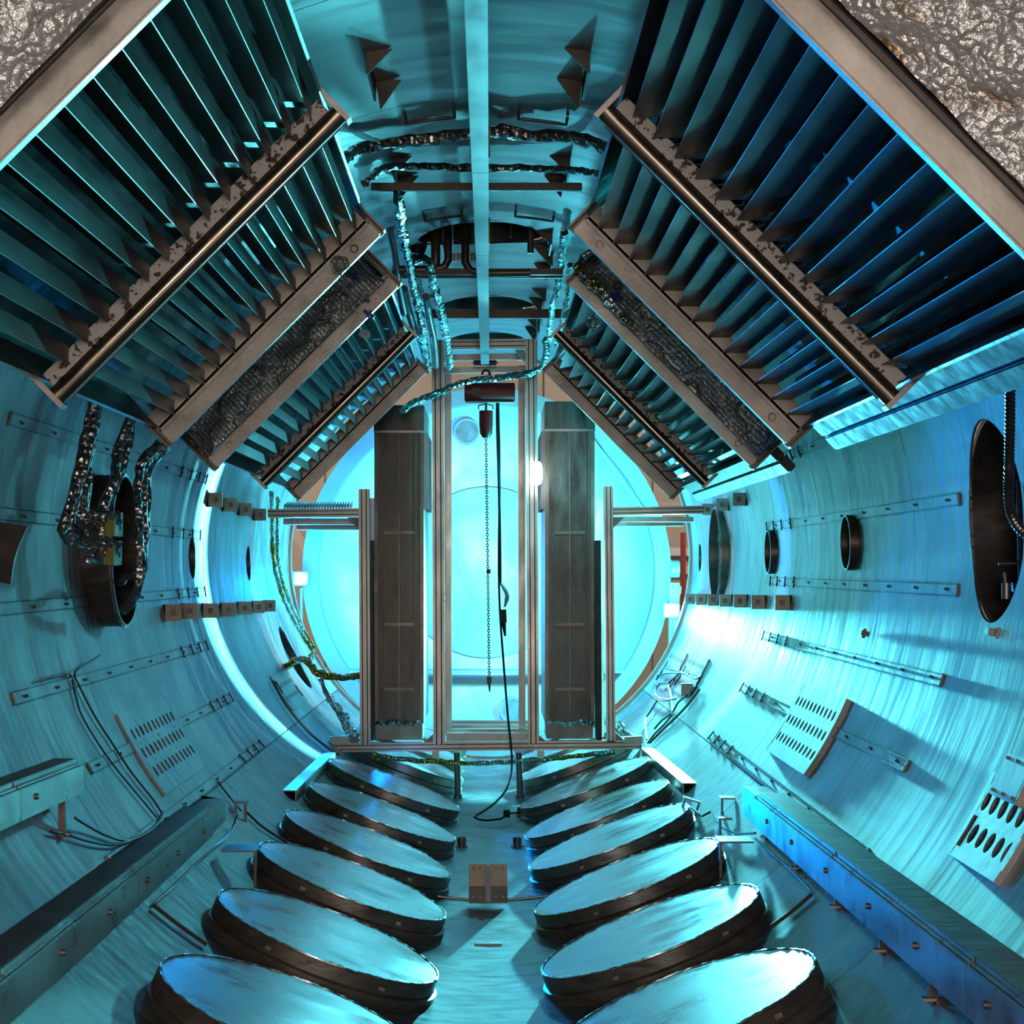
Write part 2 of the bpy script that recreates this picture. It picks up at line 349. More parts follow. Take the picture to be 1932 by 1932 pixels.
for name, t0, t1, ys, mt in SHELL:
    ys = [y*KY for y in ys]; e = empty(name, cyl((t0+t1)/2, 8.4), kind='structure')
    g = .004; mb = MB()
    for i in range(len(ys)-1):
        plate(t0+g/R, t1-g/R, ys[i]+g, ys[i+1]-g, M[mt], e)
    # backing bands behind the joints
    n = 30
    for Y in ys[1:-1]:
        for i in range(n):
            a, b = t0+(t1-t0)*i/n, t0+(t1-t0)*(i+1)/n
            hp = any(abs(Y-P[1]) < P[3]+.03 and abs(((a+b)/2-P[2]+PI) % (2*PI)-PI) < (P[3]+.15)/R for P in PORTS)
            if hp: continue
            q = [cyl(a, Y-.03, R+.014), cyl(b, Y-.03, R+.014), cyl(b, Y+.03, R+.014), cyl(a, Y+.03, R+.014)]
            q2 = [cyl(a, Y-.03, R+.024), cyl(b, Y-.03, R+.024), cyl(b, Y+.03, R+.024), cyl(a, Y+.03, R+.024)]
            mb.add(q+q2, [(0, 1, 2, 3), (4, 7, 6, 5), (0, 4, 5, 1), (2, 6, 7, 3)])
    mb.beam(cyl(t0, ys[0], R+.02), cyl(t0, ys[-1], R+.02), .06, .01, up=(math.cos(t0), 0, math.sin(t0)))
    mb.build('joint_backing', M['seam'], e)
# end rim of the tank and the closed near end
mb = MB(); mb.lathe([(R-.03, 0), (R+.16, 0), (R+.16, .09), (R-.03, .09)], Matrix.Translation((0, 17.5*KY, AZ)) @ Matrix.Rotation(-PI/2, 4, 'X'), 96, closed=True)
tag(mb.build('trim_1', M['alu'], None), kind='structure')
mb = MB(); mb.lathe([(0, 0), (R+.05, 0), (R+.05, .05), (0, .05)], Matrix.Translation((0, -4.05*KY, AZ)) @ Matrix.Rotation(-PI/2, 4, 'X'), 64)
tag(mb.build('wall_back', M['beam2'], None), kind='structure')

for n, Y, th, r, col, dep, lab in PORTS:
    m = wframe(th, Y); p = empty('wall_port', cyl(th, Y), lab, 'port', 'round ports in the tank wall')
    k = MB(); k.lathe([(r, -dep), (r, col+(.006 if col else -.0)), (r+.012, col+(.006 if col else .0)), (r+.014, -.06 if col else -.02), (r+.014, -dep)], m, 64, closed=True)
    k.build('bore', M['portin'], p)
    k = MB(); k.lathe([(0, -dep), (r+.02, -dep), (r+.02, -dep-.03), (0, -dep-.03)], m, 48); k.build('end_cap', M['dark'], p)
    if r > .2:
        k = MB(); k.lathe([(r+.012, col), (r+.022, col), (r+.022, col-.012), (r+.012, col-.012)] if col else [(r, .0), (r, .006), (r+.03, .006), (r+.03, .0)], m, 64, closed=True); k.build('weld_rim', M['bead'] if col else M['rail'], p)

# ---------------------------------------------------------------- hall beyond and the swung-off door
mb = MB(); mb.box((0, 27*KY, 4), (40, .2, 14)); hw = mb.build('wall_front', M['hall'], None); tag(hw, kind='structure')
for i in range(22):
    k = MB(); k.box((-10+i*.95, 27*KY-.12, 4), (.9, .03, 13)); k.build('panel', M['hall'], hw)
mb = MB(); mb.box((0, 22.5*KY, -1.3), (40, 9.4*KY, .2)); tag(mb.build('floor_1', M['hallfloor'], None), kind='structure')
for i, (a, b) in enumerate((((525, 960), (600, 1065)), ((1228, 955), (1300, 958)))):
    mb = MB(); mb.beam(at(a[0], a[1], 26), at(b[0], b[1], 26), .16, .16); tag(mb.build('wall_brace', M['hall'], None), ('sloping tan brace on the hall wall left of the door', 'level tan girder on the hall wall right of the door')[i], 'brace')
for y in (1041, 1075): 
    mb = MB(); mb.beam(at(1245, y, 26.8), at(1330, y, 26.8), .07, .14); tag(mb.build('hall_rail', M['white'], None), 'pale horizontal rail in the hall behind the right rim, '+('upper' if y == 1041 else 'lower')+' of two', 'rail', 'rails in the hall')
mb = MB(); mb.tube([at(1289, 1005, 24), Vector((at(1289, 0, 24).x, 24*KY, -1.2))], .045, 12); tag(mb.build('red_pipe', M['redpole'], None), 'red vertical pipe in the hall behind the right rim of the tank', 'pipe')

DY = 20.1; dc = at(918, 1080, DY)
dm = Matrix.Translation(dc) @ Matrix.Rotation(-PI/2, 4, 'X')      # local z = +Y
door = empty('tank_door', (dc.x, DY*KY, dc.z-2.4), 'huge dished round steel door standing off the open far end of the tank', 'door')
k = MB(); k.lathe([(2.40, -.12), (2.40, .16), (2.20, .16), (2.20, -.12)], dm, 96, closed=True); k.build('rim_flange', M['door'], door)
k = MB(); prof = []
for i in range(13):
    a = i/12; r = 2.22*(1-a)+1.12*a; prof.append((r, .05+.62*math.sqrt(max(0, 1-(r/2.35)**2))))
k.lathe(prof+[(p[0], p[1]+.03) for p in reversed(prof)], dm, 96, closed=True); k.build('dished_head', M['door'], door)
zc = prof[-1][1]
k = MB(); k.lathe([(1.14, zc-.06), (1.14, zc+.05), (1.06, zc+.05), (1.06, zc-.06)], dm, 96, closed=True); k.build('manway_ring', M['door'], door)
k = MB(); k.lathe([(1.07, zc), (1.0, zc+.16), (.7, zc+.27), (.3, zc+.32), (.001, zc+.33), (.001, zc+.36), (1.07, zc+.10)], dm, 72); k.build('manway_cover', M['door'], door)
for px, py in ((880, 811), (967, 1343)):
    q = at(px, py, DY)-dc; rad = math.hypot(q.x, q.z); z = .05+.62*math.sqrt(max(0, 1-(rad/2.35)**2))
    m2 = dm @ Matrix.Translation((q.x, -q.z, z))
    k = MB(); k.lathe([(.17, -.14), (.17, .1), (.145, .1), (.145, -.14)], m2, 40, closed=True); g = k.build('sight_port', M['door'], door)
    k = MB(); k.lathe([(0, -.13), (.146, -.13), (.146, -.11), (0, -.11)], m2, 32); k.build('sight_port_cover', M['duct'], g)
k = MB(); k.beam(at(1110, 820, 20.0), at(1215, 965, 20.0), .10, .05); k.build('door_strut', M['door'], door)
k = MB(); k.box(at(918, 1266, 20.2), (3.7, .3, .04)); k.build('door_shelf', M['door'], door)
# door hinge post on the right
hp = empty('door_hinge_post', at(1272, 1300, 19.2), 'pale door hinge post with a drum head between the right rim and the door', 'post')
k = MB(); k.beam(at(1272, 1100, 19.2), Vector((at(1268, 1300, 19.2).x, 19.2*KY, -1.2)), .12, .12); k.build('post', M['door'], hp)
k = MB(); k.tube([at(1266, 1073, 19.2), at(1281, 1073, 19.2)], .11, 20); k.build('drum', M['door'], hp)
k = MB(); k.beam(at(1262, 1112, 19.2), at(1284, 1114, 19.2), .10, .10); k.build('crosspiece', M['door'], hp)

# ---------------------------------------------------------------- lamps
def lamp(name, px, py, Y, label, mat, r=.05, h=.2):
    c = at(px, py, Y); e = empty(name, c-Vector((0, 0, h/2)), label, 'lamp')
    k = MB(); k.tube([c+Vector((0, 0, z)) for z in (-h/2, -h*.4, -h*.2, h*.2, h*.4, h/2)], [r*.5, r*.85, r, r, r*.85, r*.5], 16); k.build('glass_envelope', mat, e)
    return e, c
e, c = lamp('hanging_lamp', 1013, 893, 14.1, 'brightly glowing capsule lamp hanging between the right inner post and the dark tower', M['bulb'], .05, .21)
k = MB(); k.tube([c+Vector((0, 0, .105)), c+Vector((0, 0, 1.45))], .005, 8); k.build('cord', M['white'], e)
for (nm, px, py, mt, lab) in (('flood_lamp', 1268, 1152, 'bulb', 'white glowing flood lamp on a stand between the right rim and the door'), ('flood_lamp', 566, 1092, 'bulbb', 'blue white glowing flood lamp between the left rim and the door')):
    c = at(px, py, 18.75); e = empty(nm, (c.x, c.y, -.2), lab, 'lamp')
    s = 1 if px > 925 else -1
    k = MB(); k.box(c+Vector((.0, .12, 0)), (.20, .10, .17)); k.build('housing', M['beam2'], e, bevel=.01)
    k = MB(); k.box(c+Vector((0, .055, 0)), (.13, .02, .13)); k.build('glowing_face', M[mt], e)
    k = MB(); k.tube([c+Vector((0, .12, -.12)), Vector((c.x, c.y+.12, -1.2))], .02, 10); k.build('pole', M['alu'], e)
    for a in (.3, 2.4, 4.5):
        k = MB(); k.tube([Vector((c.x, c.y+.12, -.7)), Vector((c.x+.35*math.cos(a), c.y+.12+.35*math.sin(a), -1.2))], .012, 8); k.build('leg', M['alu'], e)

# ---------------------------------------------------------------- louvred panels
def PP(s, a, o, Y, d):
    c = .70710678
    return Vector((s*(-(d+o)+a)*c, Y, CAMZ+((d+o)+a)*c))
def pbox(mb, s, d, a0, a1, o0, o1, y0, y1):
    vs = [PP(s, a, o, y, d) for y in (y0, y1) for o in (o0, o1) for a in (a0, a1)]
    mb.add(vs, [(0, 2, 3, 1), (4, 5, 7, 6), (0, 1, 5, 4), (2, 6, 7, 3), (0, 4, 6, 2), (1, 3, 7, 5)]); return mb
def louvre_panel(s, d, a0, a1, Yn, Yt, Yf, label, near_beam=True):
    Yn *= KY; Yt *= KY; Yf *= KY
    side = 'left' if s > 0 else 'right'
    p = empty('louvre_panel', PP(s, (a0+a1)/2, 0, Yt, d), label, 'louvre panel', 'louvred cold panels along both sides of the tank roof')
    # beams
    for Y, nm in ((Yn, 'near_beam'), (Yf, 'far_beam')):
        k = MB(); pbox(k, s, d, a0-.02, a1+.02, -.04, .04, Y-.03, Y+.02); b = k.build(nm, M['beam'], p, bevel=.006)
        k = MB(); pbox(k, s, d, a0-.02, a1+.02, .042, .062, Y-.05, Y+.03); k.build('beam_lip', M['beam2'], b, bevel=.004)
        for a in (a0+.12, a1-.12):
            k = MB(); k.lathe([(.012, 0), (.022, 0), (.022, .008), (.012, .008)], Matrix.Translation(PP(s, a, 0, Y-.031, d)) @ Matrix.Rotation(PI/2, 4, 'X'), 20, closed=True); k.build('grommet', M['tube'], b)
        # end channels going outwards at both ends
        for a, sg in ((a0-.045, -1), (a1+.045, 1)):
            k = MB(); pbox(k, s, d, a-.006, a+.006, -.04, .50, Y-.04, Y+.04)
            pbox(k, s, d, a-.035*sg, a+.0*sg, -.04, .50, Y+.03, Y+.04); k.build('end_channel', M['beam2'], p)
    k = MB(); k.tube([PP(s, a0-.03, 0, Yt, d), PP(s, a1+.03, 0, Yt, d)], .035, 24); t = k.build('cross_tube', M['tube'], p)
    for b0, b1 in ((a0-.05, a0-.03), (a1+.03, a1+.05)):
        k = MB(); pbox(k, s, d, b0, b1, -.045, .12, Yt-.04, Yt+.04); k.build('tube_end_bracket', M['beam'], t)
    k = MB(); k.tube([PP(s, a0, -.03, Yt+.032, d), PP(s, a1, -.03, Yt+.032, d)], .006, 8); k.build('sensor_line', M['rail'], t)
    # side plates running along the tank
    k = MB(); pbox(k, s, d, a0-.03, a0-.018, .07, .42, Yn, Yf); k.build('side_plate', M['beam2'], p)
    k = MB(); pbox(k, s, d, a1+.018, a1+.03, .07, .42, Yn, Yf); k.build('side_plate', M['beam2'], p)
    if s < 0:
        for (b0, b1) in ((a0-.12, a0-.03), (a0-.21, a0-.125)):
            k = MB(); pbox(k, s, d, b0, b1, .10, .16, Yn+.05, Yf-.05); k.build('edge_channel', M['edge'], p, bevel=.008)
    k = MB(); pbox(k, s, d, a0-.02, a1+.02, .28, .30, Yn, Yf); k.build('back_plate', M['dark'], p)
    # vanes
    nv = 13
    for (y0, y1) in ((Yn+.05, Yt-.045), (Yt+.045, Yf-.05)):
        proto = None; first = a0+.085
        for i in range(nv):
            a = first+(a1-.06-first)*i/(nv-1)
            if proto is None:
                k = MB(); w = .070; t = .0025
                if s > 0: prof = [(0, .045), (w*.66, .045+w*.66), (-.03, .045+w*.66+.08)]
                else: prof = [(0, .045), (-w*1.15, .045+w*1.15), (-.02, .045+w*1.15+.085)]
                n = len(prof); ch = .05
                L1 = [PP(s, a+q[0], q[1], y0+ch*(j == 0), d) for j, q in enumerate(prof)]; L2 = [PP(s, a+q[0], q[1], y1-ch*(j == 0)*.3, d) for j, q in enumerate(prof)]
                tk = PP(s, 1, 0, 0, 0)-PP(s, 0, 0, 0, 0)
                pts = L1+L2+[v+tk*.0025 for v in L1]+[v+tk*.0025 for v in L2]
                fs = []
                for j in range(n-1): fs += [(j, j+1, n+j+1, n+j), (2*n+j, 3*n+j, 3*n+j+1, 2*n+j+1)]
                fs += [(0, n, 3*n, 2*n), (n-1, 3*n-1, 4*n-1, 2*n-1)]+[(j, 2*n+j, 2*n+j+1, j+1) for j in range(n-1)]+[(n+j, n+j+1, 3*n+j+1, 3*n+j) for j in range(n-1)]
                k.add(pts, fs); proto = k.build('vane', M['vane'], p); A0 = a
            else:
                share(proto, (PP(s, a, 0, 0, d)-PP(s, A0, 0, 0, d)), p)
    # flaking painted strip behind the tube, between vane ends
    k = MB(); pbox(k, s, d, a0-.01, a1+.01, .03, .085, Yt-.030, Yt-.022); k.build('painted_strip', M['flaky'], p)
    k = MB(); pbox(k, s, d, a0-.01, a1+.01, .03, .13, Yf-.050, Yf-.044); k.build('end_strip', M['beam'], p)
    return p
DL, DR = 1.545, 1.475
louvre_panel(1, DL, -.64, .74, 3.68, 5.56, 7.42, 'nearest louvred panel on the left, huge slanting dark vanes with brown cross tube')
louvre_panel(-1, DR-.015, -.565, .84, 3.66, 5.56, 7.38, 'nearest louvred panel on the right, huge dark bluish vanes with brown cross tube')
louvre_panel(1, DL, -.68, .74, 8.80, 10.80, 12.65, 'farther louvred panel on the left, behind the foil blanket, cyan lit vanes')
louvre_panel(-1, DR+.015, -.62, .80, 8.75, 10.80, 12.68, 'farther louvred panel on the right, behind the foil blanket with amber beads')

def blanket(s, d, a0, a1, o0, o1, Y, mat, label, amp=.018, nx=70, ny=26):
    """foil wrapped over the camera-facing end of a panel box: crumpled front skin with folded sides"""
    Y *= KY; mb = MB(); vs = []; fs = []
    random.seed(int(Y*100)+(1 if s > 0 else 2)); ph = [random.uniform(0, 6) for _ in range(6)]
    for j in range(ny+1):
        for i in range(nx+1):
            a = a0+(a1-a0)*i/nx; o = o0+(o1-o0)*j/ny
            z = amp*(math.sin(a*9+ph[0]+2*math.sin(o*14+ph[1]))+.8*math.sin(o*21+ph[2]+1.5*math.sin(a*7))+.5*math.sin(a*31+o*27+ph[3])+.3*random.uniform(-1, 1))
            ed = min(i, nx-i)/6
            if ed < 1: z += (1-ed)**2*.08
            vs.append(PP(s, a+.01*math.sin(o*30+ph[4])*(i in (0, nx)), o, Y+z, d))
    for j in range(ny):
        for i in range(nx): fs.append((j*(nx+1)+i, j*(nx+1)+i+1, (j+1)*(nx+1)+i+1, (j+1)*(nx+1)+i))
    mb.add(vs, fs)
    for i0 in (0, nx):
        vv = []; ff = []
        for j in range(ny+1):
            for q in range(6): vv.append(PP(s, (a0, a1)[i0 > 0]+(.012 if i0 else -.012)*math.sin(q*1.9+j*.8)*(q > 0), o0+(o1-o0)*j/ny, Y+.06+q*.07, d))
        for j in range(ny):
            for q in range(5): ff.append((j*6+q, j*6+q+1, j*6+q+7, j*6+q+6))
        mb.add(vv, ff)
    o = mb.build('foil_blanket', mat, None); return tag(o, label, 'foil blanket', 'foil blankets wrapped over the panels')
blanket(1, DL, -.70, .72, .03, .36, 8.70, M['blank'], 'silver foil blanket on the left between the near and far louvred panels')
blanket(-1, DR, -.64, .80, .03, .36, 8.64, M['blank'], 'silver foil blanket on the right between the panels, under the amber bead string')
blanket(1, DL, -.72, .88, .03, .48, 3.60, M['blankg'], 'crinkled gold and silver foil blanket in the upper left corner', amp=.010, ny=50)
blanket(-1, DR, -.72, .92, .03, .52, 3.58, M['blankg'], 'crinkled gold and silver foil blanket in the upper right corner, brightly lit', amp=.010, ny=50)
# amber bead string on the right blanket
random.seed(3)
bs = empty('bead_string', PP(-1, .3, -.02, 8.0*KY, DR), 'string of amber and silver foil beads lying over the right blanket', 'bead string')
path = resample([at(x, y, 8.60) for x, y in ((1125, 470), (1100, 485), (1093, 505), (1100, 522), (1118, 535), (1135, 550), (1150, 568), (1163, 585), (1180, 600), (1195, 612))], .055)
k = MB(); k.tube(path, .02, 8, jit=.3); k.build('foil_core', M['sil'], bs)
for i, q in enumerate(path[::2]):
    k = MB(); k.lathe([(0.001, -.035), (.026, -.025), (.036, 0), (.026, .025), (.001, .035)], Matrix.Translation(q) @ Matrix.Rotation(.8, 4, 'Y'), 12); k.build('bead', M['gold'] if i % 3 else M['sil'], bs)
def coil(px, py, Y, r, label, mat='hose'):
    random.seed(int(px)); pts = []; c = at(px, py, Y)
    for i in range(70):
        a = i*.42; rr = r*(.7+.3*math.sin(i*.7)); pts.append(c+Vector((rr*math.cos(a), .02*math.sin(i*.31), rr*math.sin(a)*.8)))
    pts.append(c+Vector((r*.3, 0, -r*1.5)))
    k = MB(); k.tube(pts, .004, 5, step=.03); tag(k.build('wire_coil', M[mat], None), label, 'wire coil', 'loose wire coils hanging on the panels')
coil(1165, 540, 8.59, .035, 'thin wire coil on the right foil blanket beside the amber beads', 'beam')
coil(1118, 608, 8.6, .04, 'thin wire coil hanging on the vanes of the farther right panel', 'beam')
coil(641, 497, 7.2, .045, 'thin wire coil hanging over the far beam of the near left panel', 'beam')
coil(688, 630, 8.7, .03, 'thin pale wire coil on the vanes of the farther left panel', 'white')
for px, py, Y, lab in ((668, 522, 8.66, 'upper blue clip on the left foil blanket'), (687, 562, 8.72, 'middle blue clip on the edge of the left foil blanket'), (696, 592, 8.74, 'lower blue clip below the left foil blanket edge'), (1164, 560, 8.60, 'blue clip among the amber beads on the right blanket')):
    k = MB(); c = at(px, py, Y); k.beam(c+Vector((-.03, 0, .02)), c+Vector((.03, 0, -.02)), .02, .02); k.beam(c+Vector((-.01, 0, -.02)), c+Vector((.015, 0, .02)), .012, .02)
    tag(k.build('cable_clip', M['bluep'], None, bevel=.003), lab, 'clip', 'blue cable clips')

# ---------------------------------------------------------------- pump hatches on the floor
def hatch(s, Y, label):
    tilt = D(21)
    z = .385; X = s*.79
    h = empty('pump_hatch', (0, 0, 0), label, 'hatch', 'round pump hatches in two rows on the floor')
    ORG[h.name] = Vector((0, 0, 0))
    k = MB(); k.lathe([(0.001, .0), (.583, .0), (.594, -.006), (.596, -.07), (.585, -.078), (0.001, -.078)], None, 72); k.build('lid', M['lidside'], h)
    k = MB(); k.lathe([(0.001, .0005), (.578, .0005), (.578, .004), (0.001, .004)], None, 72); k.build('lid_skin', M['lid'], h)
    k = MB()
    pts = [Vector((.587*math.cos(2*PI*i/150), .587*math.sin(2*PI*i/150), .002)) for i in range(151)]
    k.tube(pts, .006, 5, cap=False, jit=.5); k.build('weld_bead', M['bead'], h)
    k = MB(); k.lathe([(.585, -.075), (.612, -.082), (.618, -.34), (.58, -.34)], None, 72, closed=True); k.build('collar', M['lidside'], h)
    for a in (4.3, 5.3):
        k = MB(); k.box((.598*math.cos(a), .598*math.sin(a), -.04), (.03, .03, .02)); k.build('latch', M['lidside'], h)
    return h
words = ['nearest', 'second', 'third', 'fourth', 'fifth', 'sixth', 'seventh', 'eighth', 'ninth', 'tenth']
LY = [4.85, 6.18, 7.5, 8.80, 9.98, 11.27, 12.70, 14.45, 15.7, 16.9]
RY = [5.02, 6.28, 7.60, 8.93, 10.25, 11.42, 12.80, 14.45, 15.7, 16.9]
proto = None
for s, ys in ((-1, LY), (1, RY)):
    for i, Y in enumerate(ys):
        Y = Y*KY*1.03; lab = f"{words[i]} round pump hatch from the front in the {'left' if s < 0 else 'right'} row on the floor"
        if proto is None: proto = hatch(-1, Y, lab); o = proto
        else: o = copy_tree(proto)
        o['label'] = lab
        o.location = (s*.812, Y, .335); o.rotation_euler = (0, -s*D(21), 0)
        o.rotation_euler.rotate_axis('Z', 0 if s < 0 else 0)

# ---------------------------------------------------------------- floor pieces
k = MB(); pts = [cyl(D(a), 10.06*KY, R-.004) for a in range(238, 303, 2)]; k.tube(pts, .009, 8)
tag(k.build('floor_weld_bead', M['tube'], None), 'raised circumferential weld bead across the floor behind the bolted bracket', 'weld bead')
br = empty('bolted_bracket', (0, 9.95*KY, 0), 'square tan bracket plate with eight bolts standing in the middle of the floor', 'bracket')
BY = 9.95*KY; c = at(921, 1665, 9.95); zt = at(921, 1629, 9.95).z; zb = at(921, 1700, 9.95).z; zm = at(921, 1672, 9.95).z
k = MB(); k.box((c.x, BY, (zt+zm)/2), (.25, .02, zt-zm)); k.build('upper_plate', M['rust'], br, bevel=.003)
k = MB(); k.beam((c.x, BY, zm), (c.x, BY-.07, zb), .25, .02, up=(0, 1, 0)); k.build('lower_plate', M['tan'], br, bevel=.003)
k = MB(); k.box((c.x, BY-.05, (zt+zb)/2), (.035, .05, zt-zb)); k.build('rib', M['white'], br, bevel=.003)
for x in (-.095, -.05, .05, .095):
    for z, y in ((zt-.03, BY-.015), (zb+.045, BY-.075)):
        k = MB(); k.tube([(c.x+x, y, z), (c.x+x, y-.015, z)], .011, 8); k.build('bolt', M['rail'], br)
k = MB(); c = at(922, 1782, 8.9); k.box((c.x, c.y, c.z), (.155, .05, .02)); k.beam(c+Vector((0, .02, 0)), (c.x, c.y+.02, 0), .15, .01)
tag(k.build('floor_tab', M['tan'], None, bevel=.002), 'small flat tan tab on the floor in front of the bolted bracket', 'tab')
for px, py, Y, lab in ((871, 1597, 11.95, 'short dark pipe stub on the floor, left of centre'), (976, 1597, 11.95, 'short dark pipe stub on the floor, right of centre'), (983, 1537, 13.4, 'farther short dark pipe stub beside the cable loop')):
    c = at(px, py, Y); Y *= KY; zf = AZ-math.sqrt(R*R-c.x**2)
    e = empty('pipe_stub', (c.x, Y, zf), lab, 'pipe stub', 'dark pipe stubs on the floor')
    k = MB(); k.lathe([(.026, -.01), (.035, -.01), (.035, .075), (.026, .075)], Matrix.Translation((c.x, Y, zf)), 20, closed=True); k.build('sleeve', M['beam2'], e)
    k = MB(); k.box((c.x, Y, zf+.01), (.10, .05, .012)); k.build('foot', M['beam2'], e)
def stand(px, py, w, dpt, h, label, mt='rail', legs=1, rot=0.0):
    p = onwall(px, py, 0); th = theta(p)
    e = empty('small_stand', p, label, 'stand', 'small plate stands on the lower wall')
    m = Matrix.Translation(p) @ Matrix.Rotation(rot, 4, 'Y')
    k = MB(); k.box((0, 0, h), (w, dpt, .012), m); k.build('top_plate', M[mt], e, bevel=.002)
    for i in range(legs):
        x = (-w/2+.01) if (px > CX) else (w/2-.01)
        if i == 1: x = -x
        k = MB(); k.box((x, -dpt/2+.02, h/2-.03), (.015, .03, h+.06), m); k.build('leg', M['beam2'], e)
stand(455, 1655, .20, .22, .16, 'plate stand on one leg beside the fifth left hatch')
stand(1385, 1630, .20, .22, .14, 'plate stand on one leg beside the fourth right hatch')
stand(455, 1540, .08, .10, .09, 'small two legged stand past the end of the left duct', legs=2)
stand(1372, 1522, .10, .12, .06, 'small stand between the right hatches and the end of the right duct')
stand(1368, 1562, .09, .08, .06, 'low bracket stand by the thin blue cable on the right')
stand(1293, 1548, .12, .10, .15, 'tilted tan plate on two bent legs at the edge of a right hatch', 'tan', 2, .3)
def angle_iron(a, b, s, label):
    p = onwall(*a, .03); q = onwall(*b, .03); 
    k = MB(); k.beam(p, q, .10, .008); k.beam(p+Vector((-s*.05, 0, -.05)), q+Vector((-s*.05, 0, -.05)), .008, .10)
    tag(k.build('angle_iron', M['beam'], None), label, 'angle iron', 'angle irons along the floor edge')
angle_iron((545, 1492), (622, 1420), -1, 'long angle iron along the left floor edge leading up to the frame')
angle_iron((1302, 1478), (1222, 1412), 1, 'long angle iron along the right floor edge leading up to the frame')

# ---------------------------------------------------------------- ducts
def duct(s, X, w, h, Y0, Y1, zn, zf, label, legs, bolts, mtop, nested=True):
    Y0 *= KY; Y1 *= KY; legs = [y*KY for y in legs]; bolts = [y*KY for y in bolts]
    e = empty('box_duct', (X+s*w/2, (Y0+Y1)/2, min(zn, zf)-h-.1), label, 'duct')
    def B(x0, x1, dz0, dz1, ya, yb, grow=0):
        def zz(y): return zn+(zf-zn)*(y-Y0)/(Y1-Y0)
        def low(x, y, dz):
            zw = AZ-math.sqrt(R*R-x*x)+.012; return max(zz(y)+dz, min(zw, zz(y)-.01))
        k = MB(); vs = [Vector((x, y, low(x, y, dz) if dz == dz0 else zz(y)+dz)) for y in (ya, yb) for dz in (dz0, dz1) for x in (x0, x1)]
        k.add(vs, [(0, 2, 3, 1), (4, 5, 7, 6), (0, 1, 5, 4), (2, 6, 7, 3), (0, 4, 6, 2), (1, 3, 7, 5)]); return k
    n = 3; L = (Y1-Y0)/n
    for i in range(n):
        B(X+s*.012, X+s*w, -h, 0, Y0+i*L+.002, Y0+(i+1)*L-.002).build('duct_section', M['duct'], e, bevel=.016)
        B(X-s*.002, X+s*.010, -h+.004, -.026, Y0+i*L+.002, Y0+(i+1)*L-.002).build('front_panel', M['duct'], e, bevel=.002)
    B(X+s*.03, X+s*w+s*.002, .001, .004, Y0, Y1-.005).build('top_skin', M[mtop], e)
    if nested: B(X+s*.004, X+s*(w-.02), -h+.006, -.014, Y1, Y1+.55).build('end_section', M['duct'], e, bevel=.006)
    for y in legs:
        z = zn+(zf-zn)*(y-Y0)/(Y1-Y0)-h
        for xx, nm in ((X+s*.03, 'leg'), (X+s*.10, 'leg')):
            zw = AZ-math.sqrt(R*R-(xx)**2)
            if zw < z: 
                k = MB(); k.box((xx, y, (z+zw)/2), (.03, .025, z-zw+.01)); g = k.build(nm, M['beam2'], e)
                if nm == 'leg' and xx == X+s*.03:
                    k = MB(); k.box((xx-s*.015, y-.01, zw+.012), (.05, .04, .01)); k.build('foot', M['tan'], g)
    for y in bolts:
        z = zn+(zf-zn)*(y-Y0)/(Y1-Y0)-h*.5
        k = MB(); k.tube([(X, y, z), (X-s*.014, y, z)], .013, 10); k.build('bolt', M['beam2'], e)
    return e
duct(-1, -1.589, .18, .185, 3.2, 8.80, .876, .815, 'long steel box duct on feet along the left side of the floor', [3.6, 4.3, 5.0, 5.75, 6.5, 7.25, 7.95, 8.65], [4.1, 4.9, 5.7, 6.4, 7.1, 7.8, 8.5], 'ducttop')
duct(1, 1.552, .175, .197, 3.0, 9.04, .943, .854, 'long box duct on feet along the right side, its inner face blue', [3.6, 4.2, 4.8, 5.5, 6.2, 7.0, 7.9, 8.8], [4.0, 4.8, 5.6, 6.3, 7.1, 7.9, 8.6], 'ducttop')
duct(-1, -1.864, .13, .158, 4.2, 7.04, 1.375, 1.306, 'short upper box duct on brackets on the left wall', [5.6, 6.8], [6.3], 'duct', nested=False)

# ---------------------------------------------------------------- wall rails
def wall_rail(a, b, label, nclips=9, grp='flat strip rails along the tank walls'):
    p = onwall(*a); q = onwall(*b); th = (theta(p) % (2*PI)+theta(q) % (2*PI))/2
    if abs(theta(p) % (2*PI)-theta(q) % (2*PI)) > 3: th = 0
    y0, y1 = sorted((p.y, q.y)); e = empty('wall_rail', cyl(th, (y0+y1)/2), label, 'rail', grp)
    mid = wframe(th, (y0+y1)/2)
    k = MB(); k.box((0, 0, .003), (y1-y0, .056, .006), mid); k.build('strip', M['wall'], e)
    for t in (-1, 1):
        k = MB(); k.box((0, .029*t, .007), (y1-y0, .005, .014), mid); k.build('strip_edge', M['groove'], e)
    pr = None
    for i in range(nclips):
        t = (i+.3)/nclips; y = -(y1-y0)/2+(y1-y0)*t
        if pr is None:
            k = MB(); k.box((y, 0, .010), (.05, .008, .010), mid); k.box((y+.02, -.004, .010), (.014, .014, .016), mid); pr = k.build('clip', M['groove'], e); yy = y
        else: share(pr, (0, y-yy, 0), e)
    k = MB(); k.box((-(y1-y0)/2, 0, .008), (.012, .056, .012), mid); k.build('end_stop', M['rail'], e)
    for y in ((y1-y0)/2*.99, (y1-y0)/2*.87, (y1-y0)/2*.74, (y1-y0)/2*.60):
        k = MB(); k.box((y, 0, .018), (.008, .085, .010), mid); k.box((y, .02, .010), (.03, .006, .014), mid); k.build('end_hook', M['groove'], e)
